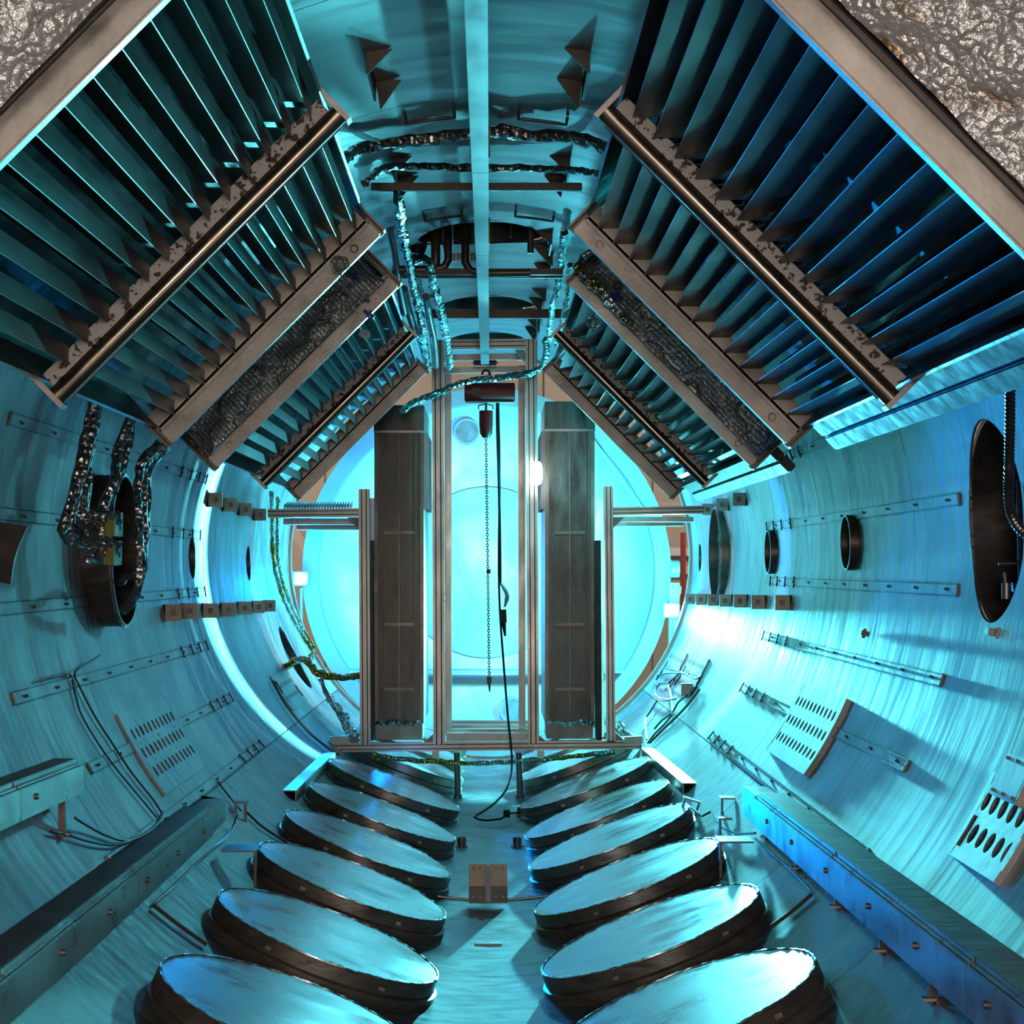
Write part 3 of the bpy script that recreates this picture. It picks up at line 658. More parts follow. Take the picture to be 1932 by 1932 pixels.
for a, b, l in (((1770, 757), (1470, 865), 'top strip rail on the right wall, just under the louvred panel'), ((1810, 925), (1450, 1004), 'second strip rail from the top on the right wall'),
                ((1810, 1098), (1455, 1106), 'third strip rail from the top on the right wall, below the small ports'), ((1783, 1270), (1440, 1208), 'fourth strip rail from the top on the right wall'),
                ((1718, 1435), (1398, 1305), 'fifth strip rail from the top on the right wall, crossing the slotted plate'), ((1640, 1605), (1340, 1393), 'lowest strip rail on the right wall, ending above the duct'),
                ((20, 778), (385, 910), 'top strip rail on the left wall, behind the hanging foil cables'), ((-60, 958), (375, 1012), 'second strip rail from the top on the left wall'),
                ((-40, 1142), (385, 1122), 'third strip rail from the top on the left wall'), ((20, 1306), (390, 1226), 'fourth strip rail from the top on the left wall, with a bent wire at it'),
                ((165, 1446), (435, 1320), 'fifth strip rail from the top on the left wall, crossing the slotted plate'), ((200, 1618), (495, 1410), 'lowest strip rail on the left wall, above the duct')):
    wall_rail(a, b, l)

# ---------------------------------------------------------------- slotted plates
def perf(c00, c01, c10, nr, nc, rh, margin, label, off=.035, mt='wall'):
    """c00->c01 along a row, c00->c10 across rows (pixels of hole centres)"""
    p = onwall(*c00, off); q = onwall(*c01, off); s = onwall(*c10, off)
    f = lambda v: theta(v) % (2*PI)
    t0, t1, t2 = f(p), f(q), f(s)
    if t0-t1 > 3: t1 += 2*PI
    tr = t2-t0; yr = s.y-p.y; dy = (q.y-p.y)/(nc-1); tr_ = (tr)/(nr-1); dyr = yr/(nr-1)
    tb = (t0+t1)/2
    e = empty('slotted_plate', cyl(tb+tr/2, (p.y+q.y)/2, R), label, 'perforated plate', 'perforated cover plates on the lower tank walls')
    mb = MB(); n = 12; hy = dy/2; ht = tr_/2; rr = R-off
    def P(y, t, z=0): return cyl(t, y, rr+z)
    for r in range(nr):
        for c in range(nc):
            cy = p.y+dy*c+dyr*r; ct = tb+tr_*r; vs = []; fs = []
            for k in range(n):
                a = 2*PI*(k+.5)/n; ca, sa = math.cos(a), math.sin(a); m = 1/max(abs(ca), abs(sa))
                vs += [P(cy+rh*ca, ct+rh*sa/rr*1.0), P(cy+rh*ca, ct+rh*sa/rr, .012), P(cy+abs(hy)*ca*m, ct+abs(ht)*sa*m)]
            for k in range(n):
                j = (k+1) % n; fs += [(3*k, 3*j, 3*j+2, 3*k+2), (3*k, 3*k+1, 3*j+1, 3*j)]
            mb.add(vs, fs)
    mb.build('hole_grid', M[mt], e)
    # rim and side walls
    y0 = min(p.y, q.y, s.y)-abs(dy)/2; y1 = max(p.y, q.y, q.y+yr)+abs(dy)/2
    ta = min(tb, tb+tr)-abs(tr_)/2; tz = max(tb, tb+tr)+abs(tr_)/2; my = margin; mtt = margin/R
    mb = MB()
    def quad(ya, yb, a, b, z0=0, z1=.0):
        N = 6
        for i in range(N):
            u, v = a+(b-a)*i/N, a+(b-a)*(i+1)/N; mb.add([P(ya, u), P(ya, v), P(yb, v), P(yb, u)], [(0, 1, 2, 3)])
    quad(y0-my, y0, ta-mtt, tz+mtt); quad(y1, y1+my, ta-mtt, tz+mtt); quad(y0, y1, ta-mtt, ta); quad(y0, y1, tz, tz+mtt)
    N = 6
    for yy in (y0-my, y1+my):
        for i in range(N):
            u, v = ta-mtt+(tz-ta+2*mtt)*i/N, ta-mtt+(tz-ta+2*mtt)*(i+1)/N; mb.add([P(yy, u), P(yy, v), P(yy, v, off), P(yy, u, off)], [(0, 1, 2, 3)])
    for t in (ta-mtt, tz+mtt): mb.add([P(y0-my, t), P(y1+my, t), P(y1+my, t, off), P(y0-my, t, off)], [(0, 1, 2, 3)])
    mb.build('frame', M[mt], e)
    mb = MB()
    for i in range(N):
        u, v = ta+(tz-ta)*i/N, ta+(tz-ta)*(i+1)/N; mb.add([P(y0, u, off-.004), P(y0, v, off-.004), P(y1, v, off-.004), P(y1, u, off-.004)], [(0, 1, 2, 3)])
    mb.build('hole_shade_sheet', M['dark'], e)  # near-black sheet, its colour stands in for the shade inside the holes
    return e
perf((250, 1382), (326, 1354), (292, 1452), 3, 11, .034, .08, 'perforated plate with three rows of holes low on the left wall', off=.016)
perf((1505, 1322), (1573, 1351), (1469, 1388), 3, 11, .034, .06, 'perforated plate with three rows of holes low on the right wall', off=.035)
perf((528, 1294), (551, 1284), (540, 1317), 2, 10, .025, .06, 'small perforated plate by the left rim under the foil cable', off=.016)
perf((1265, 1240), (1287, 1246), (1245, 1278), 3, 9, .03, .04, 'perforated plate nearest the right tank rim behind loose wires', off=.016)
perf((1299, 1249), (1327, 1257), (1280, 1288), 3, 9, .03, .04, 'perforated plate beside the loose black wires near the right rim', off=.016)
perf((1863, 1508), (1925, 1546), (1838, 1570), 2, 5, .045, .05, 'plate with two rows of big brown holes at the lower right edge', off=.03, mt='duct')
# cover plate by the right edge
p = onwall(1912, 1470, .05); m = wframe(theta(p), p.y, R-.05)
e = empty('cover_plate', p, 'bright cyan bolted cover plate on the right wall above the big holes', 'cover plate')
k = MB(); k.box((0, 0, 0), (.36, .18, .03), m); k.build('cover', M['door'], e, bevel=.004)
k = MB(); k.box((-.21, 0, -.02), (.02, .18, .08), m); k.build('edge_flange', M['tan'], e)
for x in (-.14, 0, .14):
    for y in (-.07, .07):
        k = MB(); k.box((x, y, .018), (.014, .014, .012), m); k.build('bolt', M['beam2'], e)

# ---------------------------------------------------------------- rows of bracket tabs
def tabs(pts, side, rowname, n0=0):
    for i, (px, py) in enumerate(pts):
        p = onwall(px, py, .055); s = 1 if px > CX else -1
        e = empty('bracket_tab', p, f"{words[i]} tan bracket tab from the camera in the {rowname}", 'bracket', 'tan bracket tabs in the '+rowname)
        k = MB(); k.box(p, (.125, .010, .115)); k.build('tab_plate', M['tan'], e, bevel=.002)
        k = MB(); k.box(p+Vector((s*.055, .04, 0)), (.012, .09, .115)); k.build('foot', M['tan'], e)
        k = MB(); k.box(p+Vector((-s*.01, -.011, 0)), (.035, .012, .04)); k.build('washer', M['beam2'], e)
        k = MB(); k.tube([p+Vector((-s*.01, -.015, 0)), p+Vector((-s*.01, -.03, 0))], .01, 8); k.build('bolt', M['rail'], e)
tabs([(405, 943), (433, 952), (462, 961), (490, 971)], -1, 'upper left row beside the cross arm')
tabs([(325, 1156), (356, 1153), (395, 1152), (429, 1150), (460, 1147), (487, 1145), (508, 1143)], -1, 'lower left row along the wall')
tabs([(1396, 942), (1364, 952), (1336, 961)], 1, 'upper right row beside the cross arm')
tabs([(1478, 1137), (1432, 1136), (1398, 1134), (1370, 1133), (1347, 1132), (1324, 1131), (1304, 1130)], 1, 'lower right row along the wall')
p = onwall(1296, 1301, .05); k = MB(); k.box(p, (.11, .02, .12)); k.box(p+Vector((.04, .05, 0)), (.02, .1, .12))
tag(k.build('junction_bracket', M['tan'], None, bevel=.004), 'single tan bracket among the loose wires near the right rim', 'bracket')
p = onwall(1627, 1194, .04); m = wframe(theta(p), p.y, R-.03); k = MB(); k.box((0, 0, 0), (.09, .03, .05), m); k.box((.05, 0, -.01), (.02, .06, .02), m)
tag(k.build('wall_lug', M['beam2'], None, bevel=.003), 'small dark lug on the right wall under the small port', 'lug')
p = onwall(1868, 1192, .04); m = wframe(theta(p), p.y, R-.03); k = MB(); k.box((0, 0, 0), (.07, .035, .05), m); k.box((-.05, 0, -.01), (.03, .05, .02), m)
tag(k.build('wall_lug', M['beam'], None, bevel=.003), 'small bright lug below the large right port', 'lug')

# ---------------------------------------------------------------- ceiling things
xr = -.026
rail = empty('hoist_rail', (-.05, 11, 4.05), 'long cyan lit hoist rail running down the middle of the ceiling', 'rail')
hr = 1.95; segs = [(3.0, 7.60), (7.605, 9.62), (9.625, 14.8)]
X = xr*hr
for i, (a, b) in enumerate(segs):
    k = MB(); k.box((X, (a+b)/2*KY, CAMZ+hr+.008), (.083-.002*i, (b-a)*KY, .016)); k.build('bottom_flange', M['rail'], rail, bevel=.002)
k = MB(); k.box((X, 8.9*KY, CAMZ+hr+.12), (.012, 11.8*KY, .21)); k.build('web', M['beam2'], rail)
k = MB(); k.box((X, 8.9*KY, CAMZ+hr+.23), (.083, 11.8*KY, .014)); k.build('top_flange', M['rail'], rail)
for y in (5.0, 7.6, 9.6, 12.4):
    k = MB(); k.box((X, y*KY, CAMZ+hr+.15), (.10, .03, .16)); k.build('splice_plate', M['beam2'], rail)
k = MB(); k.box((X, 14.82*KY, CAMZ+hr+.02), (.26, .05, .05)); k.build('end_stop', M['black'], rail, bevel=.02)
for (x0, x1, py, Y, hh, lab) in ((700, 1098, 353, 9.0, .045, 'nearest dark crossbar below the ceiling, passing behind the hoist rail'), (762, 1062, 513, 11.0, .045, 'upper bar of the middle pair of dark crossbars'), (740, 1062, 521, 11.1, .03, 'lower bar of the middle pair of dark crossbars'), (790, 1090, 592, 12.8, .075, 'farthest dark crossbar below the ceiling, in front of the frame top')):
    a = at(x0, py, Y); b = at(x1, py, Y); k = MB(); k.beam(a, b, .045, hh); o = k.build('crossbar', M['vane'], None, bevel=.004); tag(o, lab, 'crossbar', 'dark crossbars under the ceiling')
gn = 0
for (px, py, s, w, h, lab) in ((692, 100, 1, 50, 55, 'nearest left pair of dark triangular gussets on the ceiling'), (1113, 98, -1, 50, 55, 'nearest right pair of dark triangular gussets on the ceiling'), (740, 300, 1, 40, 40, 'second left pair of dark gussets by the lower foil cable'), (1075, 300, -1, 40, 40, 'second right pair of dark gussets by the lower foil cable'),
                              (1042, 440, -1, 34, 30, 'right gusset pair beside the nearest ceiling opening'), (1043, 480, -1, 30, 30, 'right gusset pair above the middle crossbar'), (1030, 548, -1, 28, 28, 'right gusset pair behind the middle crossbar'), (1018, 607, -1, 24, 28, 'farthest right gusset pair above the frame')):
    p = onwall(px, py, .0); sc_ = p.y/F; e = empty('ceiling_gusset', p, lab, 'gusset', 'dark triangular gussets on the ceiling')
    th = theta(p); up = (cyl(th, 0, 1)-Vector((0, 0, AZ)))
    k = MB(); k.prism([p+up*.02, p+up*.02+Vector((s*w*sc_, 0, 0)), p-Vector((0, 0, h*sc_*.75))], (0, .012, 0)); k.build('gusset_plate', M['vane'], e)
    q = p+Vector((s*.01, .55, 0)); 
    k = MB(); k.prism([q+up*.02, q+up*.02+Vector((s*w*sc_*1.05, 0, 0)), q-Vector((-s*.02, 0, h*sc_*.95))], (0, .012, 0)); k.build('gusset_plate', M['vane'], e)
    k = MB(); k.box(p+Vector((s*.005, .27, -h*sc_*.3)), (.012, .56, h*sc_*.7)); k.build('base_plate', M['vane'], e)
for (a, b, lab) in (((768, 234), (858, 222), 'nearest left long ceiling handle'), ((978, 224), (1068, 236), 'nearest right long ceiling handle'), ((802, 415), (872, 409), 'farther left long ceiling handle above the round opening'), ((972, 409), (1043, 417), 'farther right long ceiling handle above the round opening')):
    p = onwall(*a, .045); q = onwall(*b, .045); Y = (p.y+q.y)/2; t0, t1 = theta(p), theta(q)
    pts = [cyl(t0, Y, R-.004)]+[cyl(t0+(t1-t0)*i/8, Y, R-.045) for i in range(9)]+[cyl(t1, Y, R-.004)]
    k = MB(); k.tube(pts, .009, 8); tag(k.build('grab_bar', M['wire'], None), lab+', thin black bar', 'handle', 'black ceiling handles')

# pipes going up into the nearest opening
pr = empty('pipe_cluster', at(870, 500, 11.1), 'cluster of dark pipes and bellows curving out of the nearest ceiling opening', 'pipes')
def pipe(pts, r, mt, parent=None, name='pipe', step=.05, n=12, jit=0, label=None, cat=None, grp=None):
    k = MB(); k.tube([at(*p) for p in pts], r, n, jit=jit, step=step); o = k.build(name, M[mt], parent)
    if label: tag(o, label, cat, grp)
    return o
pipe([(822, 410, 11.2), (822, 470, 11.1), (822, 500, 11.1)], .035, 'beam2', pr)
pipe([(845, 410, 11.1), (845, 470, 11.0), (846, 490, 11.0), (838, 504, 11.0), (820, 508, 11.0), (740, 509, 11.0)], .030, 'beam2', pr)
pipe([(878, 410, 11.1), (878, 470, 11.0), (878, 495, 11.0), (886, 510, 11.0), (902, 515, 11.0), (1000, 514, 11.0)], .030, 'beam2', pr)
k = MB()
for i in range(22):
    c = at(845, 415+i*2.5, 11.02); k.lathe([(.030, -.003), (.040, 0), (.030, .003)], Matrix.Translation(c), 16)
k.build('bellows', M['beam2'], pr)
pipe([(1001, 420, 11.1), (1001, 478, 11.1)], .024, 'beam2', pr); pipe([(964, 420, 11.1), (964, 448, 11.1)], .006, 'rail', pr)
for px in (857, 864, 870, 890, 896):
    k = MB(); k.beam(at(px, 478, 11), at(px, 492, 11), .02, .02); k.build('valve', M['beam2'], pr)
pipe([(800, 430, 11.4), (790, 465, 11.3), (785, 480, 11.3)], .06, 'dark', pr)

# ---------------------------------------------------------------- foil wrapped cables
random.seed(11)
def fcable(pts, r, label, mt='sil', wall_off=None, jit=.28, grp='foil wrapped cables'):
    P = [onwall(p[0], p[1], p[2]) if wall_off is True else at(*p) for p in pts]
    P = resample(P, .045); P = [p+Vector((random.uniform(-.004, .004), 0, random.uniform(-.004, .004))) for p in P]
    k = MB(); k.tube(P, r, 9, jit=jit); o = k.build('foil_cable', M[mt], None); tag(o, label, 'cable', grp); return o
fcable([(640, 312, .3), (652, 296, .18), (672, 284, .08), (720, 272, .06), (790, 264, .06), (870, 254, .08), (925, 248, .08), (985, 256, .08), (1060, 256, .08), (1105, 262, .10), (1145, 280, .15), (1175, 296, .25)], .030, 'thick foil wrapped cable bundle arching across the ceiling, nearer one', wall_off=True)
fcable([(925, 250, .06), (948, 240, .03), (975, 246, .05), (1005, 256, .07)], .022, 'short raised foil hump of the nearer ceiling cable, right of the rail', wall_off=True)
fcable([(688, 345, .3), (705, 330, .2), (730, 316, .1), (790, 314, .08), (880, 317, .08), (980, 317, .08), (1060, 320, .10), (1105, 324, .15), (1140, 334, .25)], .021, 'thinner foil wrapped cable across the ceiling, farther one', wall_off=True)
for i, (pts, r, mt, lab) in enumerate((
    ([(748, 345, 9.0), (753, 380, 9.1), (758, 430, 9.6), (768, 480, 10.3), (780, 540, 11.2), (793, 600, 12.0), (802, 660, 12.8), (806, 700, 13.2)], .028, 'sil', 'longest foil wrapped cable dropping from the nearest crossbar left of the rail'),
    ([(775, 492, 10.7), (800, 489, 10.8), (812, 500, 10.9), (818, 540, 11.3), (832, 590, 11.9), (842, 640, 12.6), (848, 690, 13.3)], .034, 'sil', 'foil cable bending over and dropping beside the left inner post'),
    ([(762, 470, 11.0), (784, 520, 11.5), (800, 575, 12.2), (815, 625, 12.8), (822, 690, 13.2)], .026, 'sil', 'middle foil cable hanging between the two long ones'),
    ([(735, 430, 10.5), (745, 480, 10.8), (752, 540, 11.2), (762, 590, 11.6)], .026, 'duct', 'pale pipe sleeve farthest left behind the V shaped frame'),
    ([(762, 545, 11.6), (772, 590, 12.0), (785, 630, 12.5), (800, 672, 13.0)], .030, 'duct', 'straight pale pipe slanting down to the left post'),
    ([(804, 560, 11.8), (810, 600, 12.2), (818, 640, 12.6), (822, 690, 13.2)], .030, 'duct', 'second straight pale pipe right of the slanting one'),
    ([(1065, 440, 10.4), (1060, 480, 11.0), (1055, 530, 11.6), (1042, 580, 12.3), (1036, 640, 13.0)], .024, 'sil', 'foil cable hanging right of the ceiling openings, left strand'),
    ([(1075, 500, 11.2), (1072, 550, 11.8), (1062, 600, 12.4), (1050, 650, 13.0)], .020, 'sil', 'foil cable hanging right of the ceiling openings, right strand'),
    ([(1030, 640, 13.2), (1028, 680, 13.4), (1010, 700, 13.6), (950, 712, 13.8), (880, 720, 13.8), (820, 745, 13.8), (780, 760, 13.6), (760, 775, 13.4)], .030, 'sil', 'foil garland sagging across the frame behind the hoist hook'),
    ([(700, 1424, 14.3), (760, 1432, 14.3), (830, 1438, 14.3), (900, 1440, 14.3), (970, 1436, 14.3), (1040, 1432, 14.3), (1110, 1424, 14.3), (1160, 1418, 14.3)], .022, 'gold', 'foil garland hanging under the base beam of the frame'))):
    if mt == 'duct':
        k = MB(); k.tube([at(*p) for p in pts], r, 12, step=.1); tag(k.build('sleeve_pipe', M[mt], None), lab, 'pipe', 'pipes beside the left inner post')
    else: fcable(pts, r, lab, mt)
for nm, pts, r, mt, lab in (('a', [(512, 930, .10), (514, 1000, .10), (517, 1060, .10), (532, 1120, .10), (560, 1180, .11), (588, 1226, .14)], .022, 'gold', 'gold flecked foil cable down the left rim, outer strand'),
    ('b', [(524, 940, .10), (523, 1000, .12), (525, 1060, .12), (541, 1120, .12), (568, 1180, .13), (594, 1224, .16)], .020, 'gold', 'gold flecked foil cable down the left rim, inner strand')):
    fcable(pts, r, lab, mt, wall_off=True)
fcable([(510, 1277, 15.2), (540, 1258, 15.2), (562, 1244, 15.1), (582, 1250, 15.0), (600, 1270, 14.9), (640, 1278, 14.8), (680, 1274, 14.6)], .034, 'thick gold and silver foil cable from the left wall to the left outer post', 'gold')
fcable([(592, 1232, 15.3), (585, 1242, 15.2), (576, 1246, 15.1)], .03, 'short knot of foil where the rim cables meet the thick cable', 'gold')
fcable([(604, 1280, 15.2), (618, 1312, 15.2), (632, 1335, 15.1), (645, 1360, 15.0), (660, 1395, 14.8)], .022, 'foil cable falling from the thick cable to the left foot of the frame', 'sil')
fcable([(620, 1318, 15.4), (650, 1350, 15.2), (668, 1385, 14.9), (676, 1400, 14.8)], .035, 'dark crumpled foil bundle heaped at the left foot of the frame', 'sil', jit=.5)
fcable([(1168, 1368, 14.9), (1178, 1385, 14.8), (1190, 1392, 14.8)], .03, 'crumpled foil tuft at the right foot of the frame', 'sil', jit=.5)
# cables into the large left port
for pts, r, lab in (([(186, 738, 7.9), (178, 780, 7.95), (168, 830, 7.95), (162, 880, 7.95), (158, 940, 7.95), (156, 985, 7.95), (176, 1008, 7.98), (205, 1012, 8.0)], .034, 'nearest thick foil cable hanging from the left panel to the port plates'),
                    ([(176, 760, 7.8), (160, 830, 7.8), (150, 880, 7.75), (135, 940, 7.7), (118, 1000, 7.65), (126, 1020, 7.7), (170, 1035, 7.8)], .024, 'pale foil cable looping out farthest left and back to the port plates'),
                    ([(180, 770, 7.8), (162, 870, 7.75), (142, 950, 7.72), (132, 1005, 7.7), (150, 1026, 7.75)], .020, 'thin foil cable beside the looping one at the left'),
                    ([(246, 785, 8.3), (236, 820, 8.3), (222, 860, 8.3), (214, 905, 8.2), (196, 950, 8.15), (184, 1000, 8.1), (178, 1030, 8.05)], .025, 'second foil cable from the left panel, left strand'),
                    ([(252, 790, 8.35), (240, 850, 8.35), (222, 905, 8.3), (206, 950, 8.25), (198, 985, 8.2)], .022, 'second foil cable from the left panel, right strand'),
                    ([(300, 838, 8.6), (268, 872, 8.5), (260, 930, 8.45), (262, 1000, 8.4), (264, 1060, 8.4), (262, 1100, 8.4), (252, 1130, 8.5), (235, 1150, 8.6)], .027, 'foil cable hanging along the right side of the left port, outer strand'),
                    ([(312, 842, 8.65), (276, 875, 8.55), (270, 930, 8.5), (273, 1000, 8.45), (272, 1050, 8.45), (266, 1090, 8.45), (242, 1085, 8.6), (225, 1100, 8.7)], .022, 'foil cable hanging along the right side of the left port, middle strand'),
                    ([(320, 845, 8.7), (284, 880, 8.6), (278, 940, 8.55), (277, 1010, 8.5), (270, 1070, 8.5)], .018, 'foil cable hanging along the right side of the left port, inner strand')):
    fcable(pts, r, lab, grp='foil cables at the large left port')
for i, (x0, y0, y1) in enumerate(((232, 966, 1012), (230, 1020, 1066))):
    e = empty('connector_plate', at(x0-10, y1, 8.05), ('upper' if i == 0 else 'lower')+' yellow green connector plate with foil plugs in front of the left port', 'connector plate', 'connector plates at the left port')
    yc = (y0+y1)/2; k = MB()
    a = at(x0, yc, 8.05); k.box(a+Vector((-.025, .0, 0)), (.008, .22, (y1-y0)*8.05/F0)); k.box(a+Vector((-.05, -.10, 0)), (.05, .008, (y1-y0)*8.05/F0)); k.build('plate', M['green'], e)
    for j in range(4):
        y = y0+6+j*(y1-y0-12)/3; x1 = 160+random.randint(-4, 22)
        k = MB(); k.tube([at(x0-8, y, 8.0+.04*j), at((x0+x1)/2, y-2+random.uniform(-3, 3), 7.95+.03*j), at(x1, y-4+random.uniform(-3, 3), 7.92)], .022, 9, jit=.3, step=.035); k.build('foil_plug', M['sil'], e)

# corrugated hose and valve gear at the right edge
random.seed(5)
hp = resample([at(*p) for p in ((1903, 560, 6.3), (1904, 640, 6.3), (1906, 760, 6.3), (1904, 880, 6.3), (1903, 930, 6.3), (1907, 965, 6.3), (1920, 992, 6.32), (1945, 1015, 6.35))], .0075)
k = MB(); k.tube(hp, [.0185+.0045*(i % 2) for i in range(len(hp))], 12); tag(k.build('corrugated_hose', M['hose'], None), 'long corrugated metal hose hanging in front of the large right port', 'hose')
e = empty('valve_gear', at(1910, 1170, 6.9), 'metal valve gear with rods and a handwheel at the right edge by the port', 'valve')
for a, b, r in (((1922, 905, 7.0), (1926, 1090, 6.9), .012), ((1928, 905, 7.0), (1931, 1090, 6.9), .010), ((1884, 1064, 6.9), (1932, 1062, 6.9), .006), ((1896, 1080, 6.9), (1900, 1125, 6.9), .008), ((1918, 910, 7.0), (1932, 908, 7.0), .012)):
    k = MB(); k.tube([at(*a), at(*b)], r, 10); k.build('rod', M['alu'], e)
k = MB(); k.tube([at(1899, 1100, 6.9), at(1899, 1130, 6.9)], .022, 14); k.tube([at(1910, 1108, 6.9), at(1930, 1106, 6.9)], .022, 14); k.build('valve_body', M['alu'], e)
c = at(1946, 1112, 6.85); k = MB(); k.tube([c+Vector((.055*math.cos(a*PI/12), 0, .065*math.sin(a*PI/12))) for a in range(25)], .006, 8, cap=False)
for a in range(4): k.beam(c, c+Vector((.055*math.cos(a*PI/2+.4), 0, .065*math.sin(a*PI/2+.4))), .006, .006)
k.build('handwheel', M['white'], e)
# curved flap at the left edge
k = MB(); vs = []; n = 12
pts = [at(-40, 960, 6.4), at(52, 993, 6.4), at(38, 1040, 6.4), at(20, 1103, 6.4), at(-40, 1095, 6.4)]
vs = []
for i in range(n+1):
    t = i/n; a = pts[1].lerp(pts[3], t)+Vector((-.015*math.sin(t*PI), 0, 0)); b = at(-60, 975+t*110, 6.25+.05*math.sin(t*3)); vs += [a, b, a+Vector((0, .02, 0)), b+Vector((0, .02, 0))]
fs = []
for i in range(n):
    q = 4*i; fs += [(q, q+4, q+5, q+1), (q+2, q+3, q+7, q+6), (q, q+2, q+6, q+4), (q+1, q+5, q+7, q+3)]
fs += [(0, 1, 3, 2), (4*n, 4*n+2, 4*n+3, 4*n+1)]
k.add(vs, fs); tag(k.build('metal_flap', M['beam2'], None), 'brown curved metal flap poking in at the left edge of the view', 'flap')

# ---------------------------------------------------------------- aluminium frame with the two dark towers
FY = 14.4
fr = empty('extrusion_frame', at(915, 1430, FY), 'wide slotted aluminium extrusion frame standing across the tank on two legs', 'frame')
def extrusion(name, p, q, w, parent, dep=None, up=(0, 1, 0)):
    """slotted profile between two points: bar plus dark grooves on the front"""
    dep = dep or w; p = Vector(p); q = Vector(q)
    k = MB(); k.beam(p, q, w, dep, up); o = k.build(name, M['alu'], parent, bevel=.004)
    d = (q-p).normalized(); side = d.cross(Vector((0, 1, 0))).normalized()
    k = MB(); f = Vector((0, -dep/2-.0008, 0))
    for t in (-.22, .22): k.beam(p+side*w*t+f, q+side*w*t+f, w*.10, .003, up)
    k.build('groove', M['groove'], o); return o
W = 17*FY/F0
extrusion('base_beam', at(631, 1410, FY), at(1210, 1404, FY), W, fr)
zt = 642
for x0, x1, y0, y1, nm in ((815, 837, zt, 1404, 'inner_post'), (991, 1012, zt, 1402, 'inner_post'), (677, 697, 923, 1405, 'outer_post'), (1139, 1156, 918, 1400, 'outer_post')):
    dx = 0 if x0 < 900 else 2
    extrusion(nm, at((x0+x1)/2, y0, FY), at((x0+x1)/2+3+dx, y1, FY), (x1-x0)*FY/F0, fr)
# rear posts and rails (second frame behind)
for x, y0 in ((845, 690), (984, 690)):
    k = MB(); k.beam(at(x, y0, 15.6), at(x+1, 1385, 15.6), .07, .07, (0, 1, 0)); k.build('rear_post', M['alu'], fr, bevel=.004)
for x in (704, 1131):
    k = MB(); k.beam(at(x, 940, 15.0), at(x+2, 1390, 15.0), .07, .07, (0, 1, 0)); k.build('rear_post', M['alu'], fr, bevel=.004)
extrusion('top_bar', at(812, 651, FY), at(1008, 649, FY), .09, fr)
for y, Y in ((676, 14.9), (700, 15.4)): 
    k = MB(); k.beam(at(815, y, Y), at(1008, y-4, Y), .08, .06); k.build('rear_top_bar', M['alu'], fr, bevel=.004)
extrusion('cross_arm', at(506, 969, FY), at(677, 967, FY), W*.95, fr)
extrusion('cross_arm', at(1156, 965, FY), at(1328, 962, FY), W*.90, fr)
for x0, x1, y, Y, h in ((535, 678, 984, 15.2, .06), (560, 678, 995, 16.0, .05), (1156, 1308, 980, 15.2, .05), (1156, 1290, 988, 16.0, .05)):
    k = MB(); k.beam(at(x0, y, Y), at(x1, y, Y), .06, h); k.build('rear_arm', M['alu'], fr, bevel=.004)
for pts in ([(655, 976), (676, 976), (676, 998)], [(1157, 976), (1178, 976), (1157, 996)], [(657, 1404), (676, 1404), (676, 1382)], [(1160, 1400), (1182, 1400), (1160, 1380)], [(817, 1402), (797, 1403), (817, 1385)], [(1013, 1401), (1032, 1401), (1013, 1384)], [(971, 660), (990, 660), (990, 684)]):
    k = MB(); k.prism([at(x, y, FY-.03) for x, y in pts], (0, .06, 0)); k.build('gusset', M['beam2'], fr)
for x in (862, 979):
    k = MB(); k.tube([at(x, 1420, FY), at(x+2, 1500, FY)], .030, 16); k.tube([at(x+2, 1500, FY), at(x+2, 1512, FY)], .042, 16); k.build('leg', M['beam2'], fr)
for x, Y in ((822, 15.6), (1020, 15.6)):
    k = MB(); k.beam(at(x, 1415, Y), at(x, 1470, Y), .07, .07, (0, 1, 0)); k.build('leg', M['alu'], fr)
for y, Y in ((1392, 14.9), (1384, 15.4), (1376, 15.9), (1368, 16.4)):
    k = MB(); k.beam(at(842, y, Y), at(1000, y, Y), .12, .10); k.build('deck_beam', M['alu'], fr, bevel=.005)
for x0, x1 in ((622, 658), (1178, 1212)):
    k = MB(); k.beam(at(x0, 1397, FY-.02), at(x1, 1395, FY-.02), .05, .07); k.build('end_block', M['tan'], fr, bevel=.004)
# comb of fine fins on the left arm
cb = empty('fin_comb', at(600, 958, 14.5), 'comb of fine metal fins lying on the left cross arm', 'fins')
pr_ = None
for i in range(24):
    if pr_ is None:
        k = MB(); k.beam(at(536, 958, 14.5), at(545, 950, 15.0), .004, .05); pr_ = k.build('fin', M['alu'], cb)
    else: share(pr_, (i*5.4*14.5/F0, 0, 0), cb)
